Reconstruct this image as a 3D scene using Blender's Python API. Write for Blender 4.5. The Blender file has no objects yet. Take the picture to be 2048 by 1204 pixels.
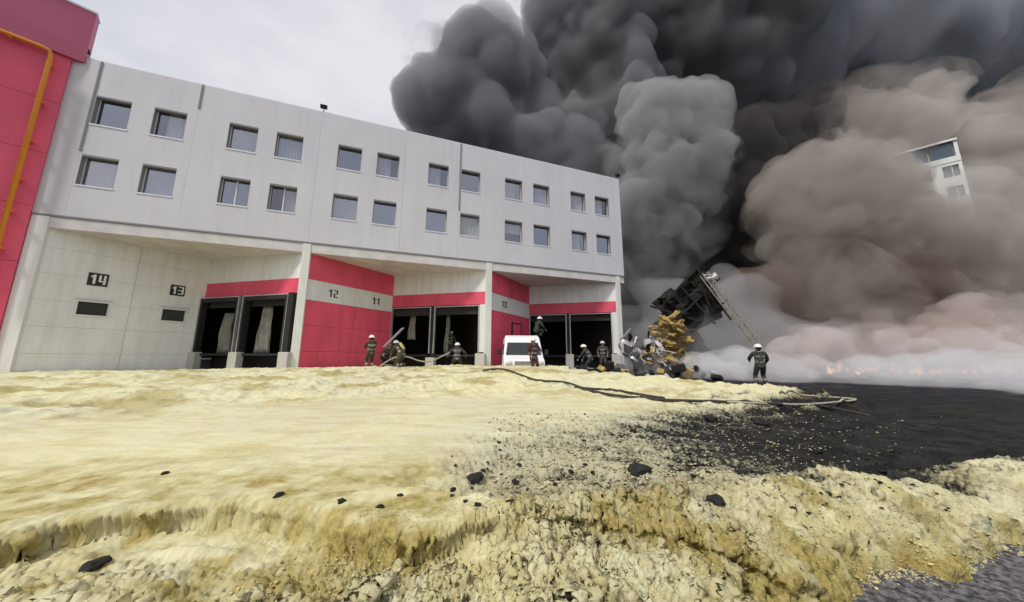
import bpy, bmesh, math, random
import numpy as np
from mathutils import Vector, Matrix

sc = bpy.context.scene
col = sc.collection
PI = math.pi

# ------------------------------------------------------------------ camera
F = 648.8                                   # focal length in pixels of a 2048 wide frame
CAM = Vector((16.25, -22.88, 1.30))
YAW, PITCH, ROLL = 0.3514, 0.1691, 0.0038
FW = Vector((math.sin(YAW) * math.cos(PITCH), math.cos(YAW) * math.cos(PITCH), math.sin(PITCH)))
_r = Vector((math.cos(YAW), -math.sin(YAW), 0)); _u = _r.cross(FW)
RT = _r * math.cos(ROLL) + _u * math.sin(ROLL)
UP = -_r * math.sin(ROLL) + _u * math.cos(ROLL)
cd = bpy.data.cameras.new('camera'); cam = bpy.data.objects.new('camera', cd); col.objects.link(cam)
cd.sensor_width = 36; cd.lens = 36 * F / 2048; cd.clip_start = 0.05; cd.clip_end = 3000
cam.matrix_world = Matrix(((RT.x, UP.x, -FW.x, CAM.x), (RT.y, UP.y, -FW.y, CAM.y), (RT.z, UP.z, -FW.z, CAM.z), (0, 0, 0, 1)))
sc.camera = cam

# ------------------------------------------------------------------ sky, sun, exposure
SUN_EL, SUN_AZ = math.radians(52), math.radians(-118)      # azimuth clockwise from +Y: high, from the left
world = bpy.data.worlds.new('World'); sc.world = world; world.use_nodes = True
wn = world.node_tree; wl = wn.links; bg = wn.nodes['Background']
sky = wn.nodes.new('ShaderNodeTexSky'); sky.sky_type = 'NISHITA'; sky.sun_disc = False
sky.sun_elevation = SUN_EL; sky.sun_rotation = SUN_AZ; sky.dust_density = 3
tc = wn.nodes.new('ShaderNodeTexCoord')
mp = wn.nodes.new('ShaderNodeMapping'); mp.inputs['Scale'].default_value = (1.3, 1.3, 2.6)
nz = wn.nodes.new('ShaderNodeTexNoise'); nz.inputs['Scale'].default_value = 1.7; nz.inputs['Detail'].default_value = 7; nz.inputs['Roughness'].default_value = .55
rp = wn.nodes.new('ShaderNodeValToRGB')
rp.color_ramp.elements[0].position = .34; rp.color_ramp.elements[0].color = (5.3, 5.6, 6.15, 1)
rp.color_ramp.elements[1].position = .62; rp.color_ramp.elements[1].color = (7.3, 7.15, 7.55, 1)
cm = wn.nodes.new('ShaderNodeMix'); cm.data_type = 'RGBA'; cm.inputs[0].default_value = .93
wl.new(tc.outputs['Generated'], mp.inputs[0]); wl.new(mp.outputs[0], nz.inputs['Vector']); wl.new(nz.outputs[0], rp.inputs[0])
wl.new(sky.outputs[0], cm.inputs[6]); wl.new(rp.outputs[0], cm.inputs[7]); wl.new(cm.outputs[2], bg.inputs[0])
bg.inputs[1].default_value = .1
sl = bpy.data.lights.new('sun', 'SUN'); sl.energy = 2.3; sl.angle = math.radians(10); sl.color = (1, .96, .90)
so = bpy.data.objects.new('sun', sl); col.objects.link(so)
so.rotation_euler = Vector((-math.sin(SUN_AZ) * math.cos(SUN_EL), -math.cos(SUN_AZ) * math.cos(SUN_EL), -math.sin(SUN_EL))).to_track_quat('-Z', 'Y').to_euler()
vs = sc.view_settings; vs.view_transform = 'Standard'; vs.look = 'None'; vs.gamma = 1; vs.use_curve_mapping = False
vs.exposure = 0.2
cy = sc.cycles
cy.volume_bounces = 6; cy.transparent_max_bounces = 32; cy.max_bounces = 10; cy.diffuse_bounces = 3
cy.use_denoising = True; cy.sample_clamp_indirect = 6

# ------------------------------------------------------------------ helpers
def ray(px, py):
    return FW + RT * ((px - 1024) / F) + UP * ((602 - py) / F)
def at(px, py, d):
    return CAM + ray(px, py) * d
def on_z(px, py, z):
    v = ray(px, py); return CAM + v * ((z - CAM.z) / v.z)
def on_y(px, py, y):
    v = ray(px, py); return CAM + v * ((y - CAM.y) / v.y)

def _hash(ix, iy, iz, seed):
    h = (ix.astype(np.int64) * 374761393 + iy.astype(np.int64) * 668265263 + iz.astype(np.int64) * 2147483647 + seed * 974711) & 0xffffffff
    h = ((h ^ (h >> 13)) * 1274126177) & 0xffffffff
    h = ((h ^ (h >> 16)) * 2246822519) & 0xffffffff
    h = h ^ (h >> 15)
    return (h & 0xffffff) / float(0xffffff) * 2 - 1
def vnoise(x, y, z=None, seed=0):
    x = np.asarray(x, float); y = np.asarray(y, float); z = np.zeros_like(x) if z is None else np.asarray(z, float)
    ix, iy, iz = np.floor(x), np.floor(y), np.floor(z); fx, fy, fz = x - ix, y - iy, z - iz
    fx, fy, fz = [t * t * t * (t * (t * 6 - 15) + 10) for t in (fx, fy, fz)]
    r = 0
    for a in (0, 1):
        for b in (0, 1):
            for c in ((0, 1) if np.any(fz) else (0,)):
                wgt = (fx if a else 1 - fx) * (fy if b else 1 - fy) * (fz if c else 1 - fz)
                r = r + wgt * _hash(ix + a, iy + b, iz + c, seed)
    return r
def fbm(x, y, z=None, seed=0, oct=4, gain=.5, ridged=False):
    r = 0; a = 1.0; s = 1.0; tot = 0
    for i in range(oct):
        n = vnoise(x * s + 13.7 * i, y * s - 7.3 * i, None if z is None else z * s + 3.1 * i, seed + i)
        if ridged: n = 1 - 2 * np.abs(n)
        r = r + n * a; tot += a; a *= gain; s *= 2.03
    return r / tot
def sstep(a, b, x):
    t = np.clip((x - a) / (b - a), 0, 1); return t * t * (3 - 2 * t)

def tag(o, label=None, cat=None, group=None, kind=None):
    if label: o['label'] = label
    if cat: o['category'] = cat
    if group: o['group'] = group
    if kind: o['kind'] = kind
    return o
def thing(name, label, cat, loc=(0, 0, 0), rz=0, group=None):
    o = bpy.data.objects.new(name, None); col.objects.link(o); o.location = loc; o.rotation_euler = (0, 0, rz)
    o.empty_display_size = .3
    return tag(o, label, cat, group)
def copy_tree(o, parent=None):
    c = o.copy(); col.objects.link(c); c.parent = parent
    for ch in o.children: copy_tree(ch, c)
    return c

class MB:
    """collects shapes, then links them as ONE mesh object"""
    def __init__(s): s.v = []; s.f = []; s.m = []
    def add(s, vs_, fs_, m=0):
        n = len(s.v); s.v += [tuple(p) for p in vs_]; s.f += [tuple(i + n for i in f) for f in fs_]; s.m += [m] * len(fs_)
        return s
    def box(s, x0, x1, y0, y1, z0, z1, m=0):
        v = [(x, y, z) for z in (z0, z1) for y in (y0, y1) for x in (x0, x1)]
        return s.add(v, [(0, 2, 3, 1), (4, 5, 7, 6), (0, 1, 5, 4), (2, 6, 7, 3), (0, 4, 6, 2), (1, 3, 7, 5)], m)
    def obox(s, c, ax, ay, az, m=0):
        """oriented box: centre and three half vectors"""
        c, ax, ay, az = map(Vector, (c, ax, ay, az))
        v = [c + ax * i + ay * j + az * k for k in (-1, 1) for j in (-1, 1) for i in (-1, 1)]
        return s.add(v, [(0, 2, 3, 1), (4, 5, 7, 6), (0, 1, 5, 4), (2, 6, 7, 3), (0, 4, 6, 2), (1, 3, 7, 5)], m)
    def bar(s, a, b, w, h=None, m=0, up=(0, 0, 1)):
        a, b = Vector(a), Vector(b); d = (b - a); n = d.normalized(); upv = Vector(up)
        if abs(n.dot(upv)) > .97: upv = Vector((1, 0, 0))
        sx = n.cross(upv).normalized(); sy = sx.cross(n).normalized()
        return s.obox((a + b) / 2, d / 2, sx * w / 2, sy * (h or w) / 2, m)
    def tube(s, pts, r, seg=8, m=0, caps=True):
        pts = [Vector(p) for p in pts]; rr = r if isinstance(r, (list, tuple)) else [r] * len(pts)
        rings = []; ref = Vector((0, 0, 1))
        for i, p in enumerate(pts):
            t = (pts[min(i + 1, len(pts) - 1)] - pts[max(i - 1, 0)]).normalized()
            if abs(t.dot(ref)) > .95: ref = Vector((1, 0, 0)) if abs(t.x) < .9 else Vector((0, 1, 0))
            a = t.cross(ref).normalized(); b = t.cross(a).normalized()
            rings.append([p + (a * math.cos(2 * PI * k / seg) + b * math.sin(2 * PI * k / seg)) * rr[i] for k in range(seg)])
        vs_ = [q for rg in rings for q in rg]; fs_ = []
        for i in range(len(pts) - 1):
            for k in range(seg):
                fs_.append((i * seg + k, i * seg + (k + 1) % seg, (i + 1) * seg + (k + 1) % seg, (i + 1) * seg + k))
        if caps: fs_ += [tuple(range(seg))[::-1], tuple(range((len(pts) - 1) * seg, len(pts) * seg))]
        return s.add(vs_, fs_, m)
    def ell(s, c, rx, ry, rz, m=0, nu=12, nv=8, t0=0, t1=PI):
        """(part of an) ellipsoid"""
        c = Vector(c); vs_ = []; fs_ = []
        for i in range(nv + 1):
            t = t0 + (t1 - t0) * i / nv
            for k in range(nu):
                a = 2 * PI * k / nu; vs_.append(c + Vector((rx * math.sin(t) * math.cos(a), ry * math.sin(t) * math.sin(a), rz * math.cos(t))))
        for i in range(nv):
            for k in range(nu): fs_.append((i * nu + k, (i + 1) * nu + k, (i + 1) * nu + (k + 1) % nu, i * nu + (k + 1) % nu))
        return s.add(vs_, fs_, m)
    def build(s, name, mats, parent=None, smooth=False, bevel=0):
        me = bpy.data.meshes.new(name); me.from_pydata(s.v, [], s.f)
        for m in (mats if isinstance(mats, (list, tuple)) else [mats]): me.materials.append(m)
        me.polygons.foreach_set('material_index', s.m)
        if smooth: me.polygons.foreach_set('use_smooth', [True] * len(me.polygons))
        me.update()
        o = bpy.data.objects.new(name, me); col.objects.link(o); o.parent = parent
        if bevel:
            b = o.modifiers.new('edge', 'BEVEL'); b.width = bevel; b.segments = 2; b.limit_method = 'ANGLE'
        return o

# ------------------------------------------------------------------ materials
def mat(name, color, rough=.8, metal=0, var=.0, vscale=2.0, dirt=None, dirt_amt=.0, dscale=1.2, bump=0, bscale=30, spec=.4, streak=False, emit=None):
    m = bpy.data.materials.new(name); m.use_nodes = True; nt = m.node_tree; N = nt.nodes; Lk = nt.links; P = N['Principled BSDF']
    P.inputs['Roughness'].default_value = rough; P.inputs['Metallic'].default_value = metal; P.inputs['Specular IOR Level'].default_value = spec
    P.inputs['Base Color'].default_value = (*color, 1)
    tcn = N.new('ShaderNodeTexCoord'); cur = None
    if var or dirt_amt:
        n1 = N.new('ShaderNodeTexNoise'); n1.inputs['Scale'].default_value = vscale; n1.inputs['Detail'].default_value = 6
        Lk.new(tcn.outputs['Object'], n1.inputs['Vector'])
        mr = N.new('ShaderNodeMapRange'); mr.inputs[1].default_value = .3; mr.inputs[2].default_value = .7; mr.inputs[3].default_value = 1 - var; mr.inputs[4].default_value = 1 + var
        Lk.new(n1.outputs[0], mr.inputs[0])
        mx = N.new('ShaderNodeMix'); mx.data_type = 'RGBA'; mx.blend_type = 'MULTIPLY'; mx.inputs[0].default_value = 1; mx.inputs[6].default_value = (*color, 1)
        Lk.new(mr.outputs[0], mx.inputs[7]); cur = mx.outputs[2]
        if dirt_amt:
            mpn = N.new('ShaderNodeMapping'); mpn.inputs['Scale'].default_value = (dscale * 3, dscale * 3, dscale * .35) if streak else (dscale,) * 3
            n2 = N.new('ShaderNodeTexNoise'); n2.inputs['Scale'].default_value = 1; n2.inputs['Detail'].default_value = 8; n2.inputs['Roughness'].default_value = .65
            Lk.new(tcn.outputs['Object'], mpn.inputs[0]); Lk.new(mpn.outputs[0], n2.inputs['Vector'])
            m2 = N.new('ShaderNodeMapRange'); m2.inputs[1].default_value = .45; m2.inputs[2].default_value = .75; m2.inputs[3].default_value = 0; m2.inputs[4].default_value = dirt_amt
            Lk.new(n2.outputs[0], m2.inputs[0])
            mx2 = N.new('ShaderNodeMix'); mx2.data_type = 'RGBA'; mx2.inputs[7].default_value = (*dirt, 1)
            Lk.new(m2.outputs[0], mx2.inputs[0]); Lk.new(cur, mx2.inputs[6]); cur = mx2.outputs[2]
        Lk.new(cur, P.inputs['Base Color'])
    if bump:
        nb = N.new('ShaderNodeTexNoise'); nb.inputs['Scale'].default_value = bscale; nb.inputs['Detail'].default_value = 5
        Lk.new(tcn.outputs['Object'], nb.inputs['Vector'])
        bp = N.new('ShaderNodeBump'); bp.inputs['Strength'].default_value = bump; bp.inputs['Distance'].default_value = .02
        Lk.new(nb.outputs[0], bp.inputs['Height']); Lk.new(bp.outputs[0], P.inputs['Normal'])
    if emit:
        P.inputs['Emission Color'].default_value = (*emit[0], 1); P.inputs['Emission Strength'].default_value = emit[1]
    return m
M_grey = mat('grey_cladding', (.625, .625, .655), .6, var=.05, vscale=.22, dirt=(.44, .43, .44), dirt_amt=.30, dscale=.45, streak=True, bump=.1, bscale=5)
M_coping = mat('coping_metal', (.70, .71, .74), .4, metal=.2, var=.05)
M_joint_shade = mat('joint_seal_and_shade', (.24, .24, .25), .8)
M_pale = mat('pale_wall_panel', (.80, .81, .79), .65, var=.05, vscale=.5, dirt=(.42, .41, .37), dirt_amt=.35, dscale=.8, streak=True, bump=.15, bscale=9)
M_red = mat('red_wall_panel', (.76, .090, .155), .55, var=.10, vscale=.5, dirt=(.36, .06, .07), dirt_amt=.5, dscale=.7, streak=True, bump=.12, bscale=9)
M_pink = mat('crimson_cladding', (.78, .10, .18), .5, var=.12, vscale=.3, dirt=(.56, .09, .14), dirt_amt=.5, dscale=.5, streak=True, bump=.08, bscale=6)
M_fascia = mat('fascia_cladding', (.50, .11, .20), .5, var=.10, vscale=.4)
M_white = mat('white_band_paint', (.72, .74, .70), .6, var=.05, vscale=1, dirt=(.45, .42, .36), dirt_amt=.4, streak=True)
M_conc = mat('concrete', (.52, .51, .46), .9, var=.10, vscale=2, dirt=(.25, .24, .20), dirt_amt=.5, dscale=2, bump=.3, bscale=20)
M_beam = mat('beam_concrete', (.66, .64, .63), .85, var=.08, vscale=1.2, dirt=(.34, .33, .31), dirt_amt=.4, dscale=1, bump=.2, bscale=12)
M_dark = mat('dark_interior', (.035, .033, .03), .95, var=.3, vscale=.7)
M_black = mat('black_rubber', (.018, .018, .018), .7, var=.2, vscale=3)
M_frame = mat('white_window_frame', (.70, .71, .72), .5, var=.04)
M_steel = mat('galvanised_steel', (.45, .46, .46), .45, metal=.5, var=.12, vscale=4)
M_orange = mat('orange_gas_pipe_paint', (.80, .30, .03), .4, var=.1, vscale=3, dirt=(.35, .14, .04), dirt_amt=.4, dscale=3)
M_plate = mat('sign_plate_black', (.02, .02, .02), .6)
M_digit = mat('sign_digit_white', (.78, .78, .76), .6)
M_ashblk = mat('charcoal', (.018, .017, .016), .9, var=.4, vscale=15, bump=.8, bscale=40)
M_glass = bpy.data.materials.new('window_glass'); M_glass.use_nodes = True
_n = M_glass.node_tree; _n.nodes.remove(_n.nodes['Principled BSDF'])
_t = _n.nodes.new('ShaderNodeBsdfTransparent'); _t.inputs[0].default_value = (.85, .86, .88, 1)
_g = _n.nodes.new('ShaderNodeBsdfGlossy'); _g.inputs['Roughness'].default_value = .06; _g.inputs[0].default_value = (.58, .60, .67, 1)
_x = _n.nodes.new('ShaderNodeMixShader'); _x.inputs[0].default_value = .36
_n.links.new(_t.outputs[0], _x.inputs[1]); _n.links.new(_g.outputs[0], _x.inputs[2]); _n.links.new(_x.outputs[0], _n.nodes['Material Output'].inputs[0])
def glass_mat(tint, gl, f):
    m = M_glass.copy(); n = m.node_tree.nodes
    n['Transparent BSDF'].inputs[0].default_value = (*tint, 1); n['Glossy BSDF'].inputs[0].default_value = (*gl, 1); n['Mix Shader'].inputs[0].default_value = f
    return m
GLASSES = [M_glass, glass_mat((.9, .9, .92), (.55, .57, .66), .26), glass_mat((.32, .34, .38), (.50, .53, .62), .52), glass_mat((.8, .8, .82), (.70, .71, .76), .36), glass_mat((.9, .9, .9), (.5, .52, .58), .22)]
M_curtain = mat('curtain_cloth', (.80, .80, .82), .9, var=.08, vscale=4)

def ground_mat():
    m = bpy.data.materials.new('wet_sooty_asphalt'); m.use_nodes = True; nt = m.node_tree; N = nt.nodes; Lk = nt.links; P = N['Principled BSDF']
    t = N.new('ShaderNodeTexCoord')
    P.inputs['Specular IOR Level'].default_value = .10
    n1 = N.new('ShaderNodeTexNoise'); n1.inputs['Scale'].default_value = 1.1; n1.inputs['Detail'].default_value = 9; n1.inputs['Roughness'].default_value = .6
    n2 = N.new('ShaderNodeTexNoise'); n2.inputs['Scale'].default_value = 22; n2.inputs['Detail'].default_value = 8; n2.inputs['Roughness'].default_value = .75
    r1 = N.new('ShaderNodeValToRGB'); r1.color_ramp.elements[0].position = .38; r1.color_ramp.elements[0].color = (.006, .006, .008, 1)
    r1.color_ramp.elements[1].position = .66; r1.color_ramp.elements[1].color = (.026, .025, .030, 1)
    r2 = N.new('ShaderNodeValToRGB'); r2.color_ramp.elements[0].position = .42; r2.color_ramp.elements[0].color = (.35, .35, .35, 1)
    r2.color_ramp.elements[1].position = .62; r2.color_ramp.elements[1].color = (1.9, 1.85, 1.9, 1)
    mx = N.new('ShaderNodeMix'); mx.data_type = 'RGBA'; mx.blend_type = 'MULTIPLY'; mx.inputs[0].default_value = 1
    Lk.new(t.outputs['Object'], n1.inputs['Vector']); Lk.new(t.outputs['Object'], n2.inputs['Vector'])
    Lk.new(n1.outputs[0], r1.inputs[0]); Lk.new(n2.outputs[0], r2.inputs[0]); Lk.new(r1.outputs[0], mx.inputs[6]); Lk.new(r2.outputs[0], mx.inputs[7])
    sx = N.new('ShaderNodeVectorMath'); sx.operation = 'DISTANCE'; sx.inputs[1].default_value = (19.5, -23.0, 0); Lk.new(t.outputs['Object'], sx.inputs[0])
    ds = N.new('ShaderNodeMapRange'); ds.inputs[1].default_value = 2.6; ds.inputs[2].default_value = 5.5; ds.inputs[3].default_value = 1; ds.inputs[4].default_value = 0; Lk.new(sx.outputs['Value'], ds.inputs[0])
    cl = N.new('ShaderNodeMix'); cl.data_type = 'RGBA'; cl.blend_type = 'MULTIPLY'; cl.inputs[0].default_value = 1; cl.inputs[6].default_value = (.115, .112, .115, 1); Lk.new(r2.outputs[0], cl.inputs[7])
    fm_ = N.new('ShaderNodeMix'); fm_.data_type = 'RGBA'; Lk.new(ds.outputs[0], fm_.inputs[0]); Lk.new(mx.outputs[2], fm_.inputs[6]); Lk.new(cl.outputs[2], fm_.inputs[7])
    Lk.new(fm_.outputs[2], P.inputs['Base Color'])
    rr = N.new('ShaderNodeMapRange'); rr.inputs[1].default_value = .4; rr.inputs[2].default_value = .6; rr.inputs[3].default_value = .45; rr.inputs[4].default_value = .9
    Lk.new(n1.outputs[0], rr.inputs[0]); Lk.new(rr.outputs[0], P.inputs['Roughness'])
    bp = N.new('ShaderNodeBump'); bp.inputs['Strength'].default_value = .6; bp.inputs['Distance'].default_value = .012
    Lk.new(n2.outputs[0], bp.inputs['Height']); Lk.new(bp.outputs[0], P.inputs['Normal'])
    return m
M_ground = ground_mat()

def foam_mat():
    m = bpy.data.materials.new('yellow_foam'); m.use_nodes = True; nt = m.node_tree; N = nt.nodes; Lk = nt.links; P = N['Principled BSDF']
    P.inputs['Roughness'].default_value = .85; P.inputs['Specular IOR Level'].default_value = .15
    t = N.new('ShaderNodeTexCoord'); a = N.new('ShaderNodeAttribute'); a.attribute_name = 'foam_tint'; sp = N.new('ShaderNodeSeparateColor'); Lk.new(a.outputs['Color'], sp.inputs[0])
    def noise(s, d=6, rough=.6):
        n = N.new('ShaderNodeTexNoise'); n.inputs['Scale'].default_value = s; n.inputs['Detail'].default_value = d; n.inputs['Roughness'].default_value = rough
        Lk.new(t.outputs['Object'], n.inputs['Vector']); return n
    def mix(f, A, B):
        x = N.new('ShaderNodeMix'); x.data_type = 'RGBA'
        if hasattr(f, 'is_linked'): Lk.new(f, x.inputs[0])
        else: x.inputs[0].default_value = f
        for k, c in ((6, A), (7, B)):
            if isinstance(c, tuple): x.inputs[k].default_value = (*c, 1)
            else: Lk.new(c, x.inputs[k])
        return x.outputs[2]
    def ramp(sock, a0, b0, lo=0., hi=1.):
        r = N.new('ShaderNodeMapRange'); r.inputs[1].default_value = a0; r.inputs[2].default_value = b0; r.inputs[3].default_value = lo; r.inputs[4].default_value = hi
        Lk.new(sock, r.inputs[0]); return r.outputs[0]
    def math_(op, A, B):
        x = N.new('ShaderNodeMath'); x.operation = op; x.use_clamp = True
        for k, c in ((0, A), (1, B)):
            if isinstance(c, (int, float)): x.inputs[k].default_value = c
            else: Lk.new(c, x.inputs[k])
        return x.outputs[0]
    big = noise(.35, 5); mid = noise(3.0, 8, .65); fine = noise(26, 8, .7)
    base = mix(ramp(big.outputs[0], .35, .65), (.66, .63, .385), (.59, .575, .40))
    base = mix(ramp(mid.outputs[0], .48, .72, 0, .6), base, (.54, .44, .19))
    tan = mix(ramp(fine.outputs[0], .35, .65), (.25, .19, .05), (.46, .385, .15))
    base = mix(sp.outputs[0], base, tan)
    gr = ramp(sp.outputs[2], 0, 1, 0, .6)
    base = mix(gr, base, (.36, .34, .24))
    # soot follows the attribute, broken up by grain
    g = math_('ADD', sp.outputs[1], ramp(fine.outputs[0], .3, .7, -.30, .30)); g = ramp(g, .32, .68)
    base = mix(math_('MULTIPLY', g, .985), base, mix(ramp(mid.outputs[0], .4, .7), (.006, .006, .008), (.032, .031, .032)))
    Lk.new(base, P.inputs['Base Color'])
    vo = N.new('ShaderNodeTexVoronoi'); vo.inputs['Scale'].default_value = 38; Lk.new(t.outputs['Object'], vo.inputs['Vector'])
    ad = N.new('ShaderNodeMath'); ad.operation = 'MULTIPLY_ADD'; Lk.new(vo.outputs[0], ad.inputs[0]); ad.inputs[1].default_value = -.5; Lk.new(fine.outputs[0], ad.inputs[2])
    bp = N.new('ShaderNodeBump'); bp.inputs['Distance'].default_value = .02; Lk.new(ad.outputs[0], bp.inputs['Height'])
    rough_attr = N.new('ShaderNodeAttribute'); rough_attr.attribute_name = 'crumb'; Lk.new(ramp(rough_attr.outputs['Fac'], 0, 1, .18, .75), bp.inputs['Strength'])
    Lk.new(bp.outputs[0], P.inputs['Normal'])
    return m
M_foam = foam_mat()

# ------------------------------------------------------------------ ground
g = MB(); g.add([(-900, -900, .05), (900, -900, .05), (900, 900, .05), (-900, 900, .05)], [(0, 1, 2, 3)])
tag(g.build('ground', M_ground), 'dark sooty wet asphalt yard lying around the warehouse', kind='structure')

# ------------------------------------------------------------------ the sheet of yellow foam
def sdist_poly(x, y, poly):
    """signed distance to polygon, positive inside"""
    P = np.array(poly, float); n = len(P); d = np.full(x.shape, 1e9); inside = np.zeros(x.shape, bool)
    for i in range(n):
        a, b = P[i], P[(i + 1) % n]; e = b - a
        t = np.clip(((x - a[0]) * e[0] + (y - a[1]) * e[1]) / (e @ e + 1e-12), 0, 1)
        d = np.minimum(d, np.hypot(x - a[0] - t * e[0], y - a[1] - t * e[1]))
        c = ((a[1] > y) != (b[1] > y)) & (x < (b[0] - a[0]) * (y - a[1]) / (b[1] - a[1] + 1e-12) + a[0]); inside ^= c
    return np.where(inside, d, -d)
def dist_line(x, y, pts):
    """distance to a polyline, with sign (positive on its left) and arc parameter"""
    P = np.array(pts, float); d = np.full(x.shape, 1e9); sg = np.ones(x.shape); par = np.zeros(x.shape)
    for i in range(len(P) - 1):
        a, b = P[i], P[i + 1]; e = b - a
        t = np.clip(((x - a[0]) * e[0] + (y - a[1]) * e[1]) / (e @ e), 0, 1)
        dd = np.hypot(x - a[0] - t * e[0], y - a[1] - t * e[1]); cr = e[0] * (y - a[1]) - e[1] * (x - a[0])
        k = dd < d; d = np.where(k, dd, d); sg = np.where(k, np.sign(cr), sg); par = np.where(k, i + t, par)
    return d * sg, par
def gz(px, py, z): v = on_z(px, py, z); return (v.x, v.y)

def build_foam():
    NA, NR = 800, 720
    ang = np.radians(np.linspace(-72, 74, NA)) + YAW
    rr = np.geomspace(.75, 34, NR)
    A, R = np.meshgrid(ang, rr, indexing='ij')
    x = CAM.x + R * np.sin(A); y = CAM.y + R * np.cos(A)
    gauss = lambda cx, cy, sx, sy, rot: np.exp(-(((x - cx) * math.cos(rot) + (y - cy) * math.sin(rot)) / sx) ** 2 - ((-(x - cx) * math.sin(rot) + (y - cy) * math.cos(rot)) / sy) ** 2)
    # outline of everything that is foam or crumbled residue, on the ground
    out_poly = [gz(-900, 1300, .1), gz(-1400, 900, .1)] + [(-12, -8), (-9, 3), (-1.2, -.3), (4, 4), (10.9, -.1), (16, 4), (22.6, -.1), (24.3, -2.0)] + \
        [gz(1065, 744, .3), gz(1130, 752, .3), gz(1210, 768, .28), (gz(1330, 781, .24)), gz(1500, 792, .2), gz(1640, 797, .18), gz(1720, 806, .15)] + \
        [gz(1900, 803, .12), gz(2200, 812, .1), gz(2700, 900, .1), gz(2600, 1075, .12)] + \
        [gz(2250, 1062, .1), gz(2048, 1070, .1), gz(2000, 1074, .1), gz(1972, 1086, .1), gz(1955, 1104, .1), gz(1930, 1120, .1), gz(1895, 1128, .1), gz(1850, 1130, .1), gz(1800, 1130, .1), gz(1755, 1134, .1), gz(1725, 1144, .1), gz(1700, 1160, .1), gz(1680, 1180, .1), gz(1640, 1212, .1), gz(1500, 1330, .1), gz(1000, 1700, .1), gz(0, 1600, .1)]
    wob = .05 * fbm(x * 5, y * 5, seed=5) * np.clip(R / 2, .5, 6) + .035 * fbm(x * 13, y * 13, seed=6, oct=3)
    sd = sdist_poly(x, y, out_poly) + wob
    # thick clean foam (left, centre, near) versus sooty thin residue (right)
    thick_poly = [gz(-900, 1400, .3), gz(-1400, 900, .3)] + [(-14, -8), (-9, 6), (24, 6)] + \
        [gz(1060, 738, .3), gz(1210, 764, .3), gz(1500, 790, .3), gz(1640, 800, .2), gz(1500, 812, .2), gz(1350, 822, .25), gz(1200, 842, .3), gz(1050, 866, .3), gz(920, 915, .35), gz(900, 985, .35), gz(1000, 1012, .35), gz(1250, 1004, .35), gz(1400, 992, .35), gz(1500, 985, .3), gz(1700, 990, .2), gz(1850, 980, .2), gz(2048, 968, .2), gz(2500, 955, .2), gz(2500, 1300, .3), gz(800, 1700, .3)]
    U_ = (x - CAM.x) * math.cos(YAW) - (y - CAM.y) * math.sin(YAW); Df = (x - CAM.x) * math.sin(YAW) + (y - CAM.y) * math.cos(YAW)
    stk = fbm(U_ * 1.1, Df * 4.2, seed=8, oct=5, gain=.6)
    ti = sdist_poly(x, y, thick_poly) / np.clip(R * .16, .12, 1.2) + .5 * fbm(x * 3.3 / np.clip(R / 3, 1, 4), y * 3.3 / np.clip(R / 3, 1, 4), seed=9, oct=5) + .9 * stk
    thick = sstep(-1.0, .7, ti)
    dark_poly = [gz(1560, 800, .15), gz(1700, 835, .15), gz(1745, 872, .15), gz(1640, 905, .15), gz(1730, 935, .15), gz(1800, 968, .15), gz(2500, 970, .15), gz(2900, 900, .15), gz(2300, 785, .15), gz(1900, 780, .15)]
    dk = sdist_poly(x, y, dark_poly) / np.clip(R * .16, .2, 1.2) + .5 * fbm(x * 2.2, y * 2.2, seed=19, oct=5) + 1.5 * fbm(U_ * 1.0, Df * 4.0, seed=18, oct=5, gain=.6)
    dark = sstep(-1.3, .9, dk)
    # near lip
    lip = [gz(-900, 1240, .42), gz(-300, 1120, .42), gz(-60, 1092, .42), gz(40, 1078, .42), gz(110, 1046, .42), gz(250, 1022, .42), gz(400, 1008, .42), gz(520, 1006, .42), gz(610, 1020, .42), gz(700, 1052, .42), gz(820, 1080, .42), gz(930, 1050, .42), gz(1050, 1030, .42)]
    ls, lp = dist_line(x, y, lip)
    ls = ls + .035 * fbm(x * 5, y * 5, seed=30, oct=3) + .014 * fbm(x * 16, y * 16, seed=31)
    lip2 = [gz(900, 1060, .40), gz(1200, 1040, .40), gz(1330, 1045, .40), gz(1480, 1062, .40), gz(1560, 1068, .40), gz(1700, 1052, .40), gz(1760, 1030, .40), gz(1900, 1022, .40), gz(2400, 1012, .40)]
    ls2, lp2 = dist_line(x, y, lip2); ls2 = ls2 + .02 * fbm(x * 12, y * 12, seed=33)
    inlip = sstep(-.2, 1.0, lp) * 0 + (lp < 11.9)
    amt1 = np.where(lp < 11.95, 1, 0) * sstep(12, 10.6, lp)
    amt2 = sstep(.05, 1.2, lp2) * .9
    Dp = (x - CAM.x) * math.sin(YAW) + (y - CAM.y) * math.cos(YAW); near = sstep(2.3, 1.5, Dp); near2 = sstep(3.4, 2.3, Dp)
    below = sstep(.012, -.030, ls) * amt1 * sstep(-.9, -.25, ls)         # sinks just in front of the lip, then rises again
    t1 = np.clip((.085 - ls) / .115, 0, 1); roll = 1 - np.sqrt(np.clip(1 - t1 ** 2.2, 0, 1)); rise = np.maximum(sstep(-.9, -.16, ls), 0)
    below = roll * amt1 * (.45 + .55 * np.where(ls < -.03, rise, 1))
    below2 = (1 - np.sqrt(np.clip(1 - np.clip((.10 - ls2) / .14, 0, 1) ** 2.2, 0, 1))) * amt2 * np.maximum(sstep(-.35, -.08, ls2), .35)
    # heights
    big = fbm(x * .16, y * .16, seed=1, oct=3)
    T = .40 + .05 * big
    farlump = sstep(6.0, 9.5, R)
    T = T + farlump * (  .10 * fbm(x * .7, y * 1.0, seed=2, oct=5) + .085 * fbm(x * 1.9, y * 2.2, seed=3, oct=5, ridged=True))
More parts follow.
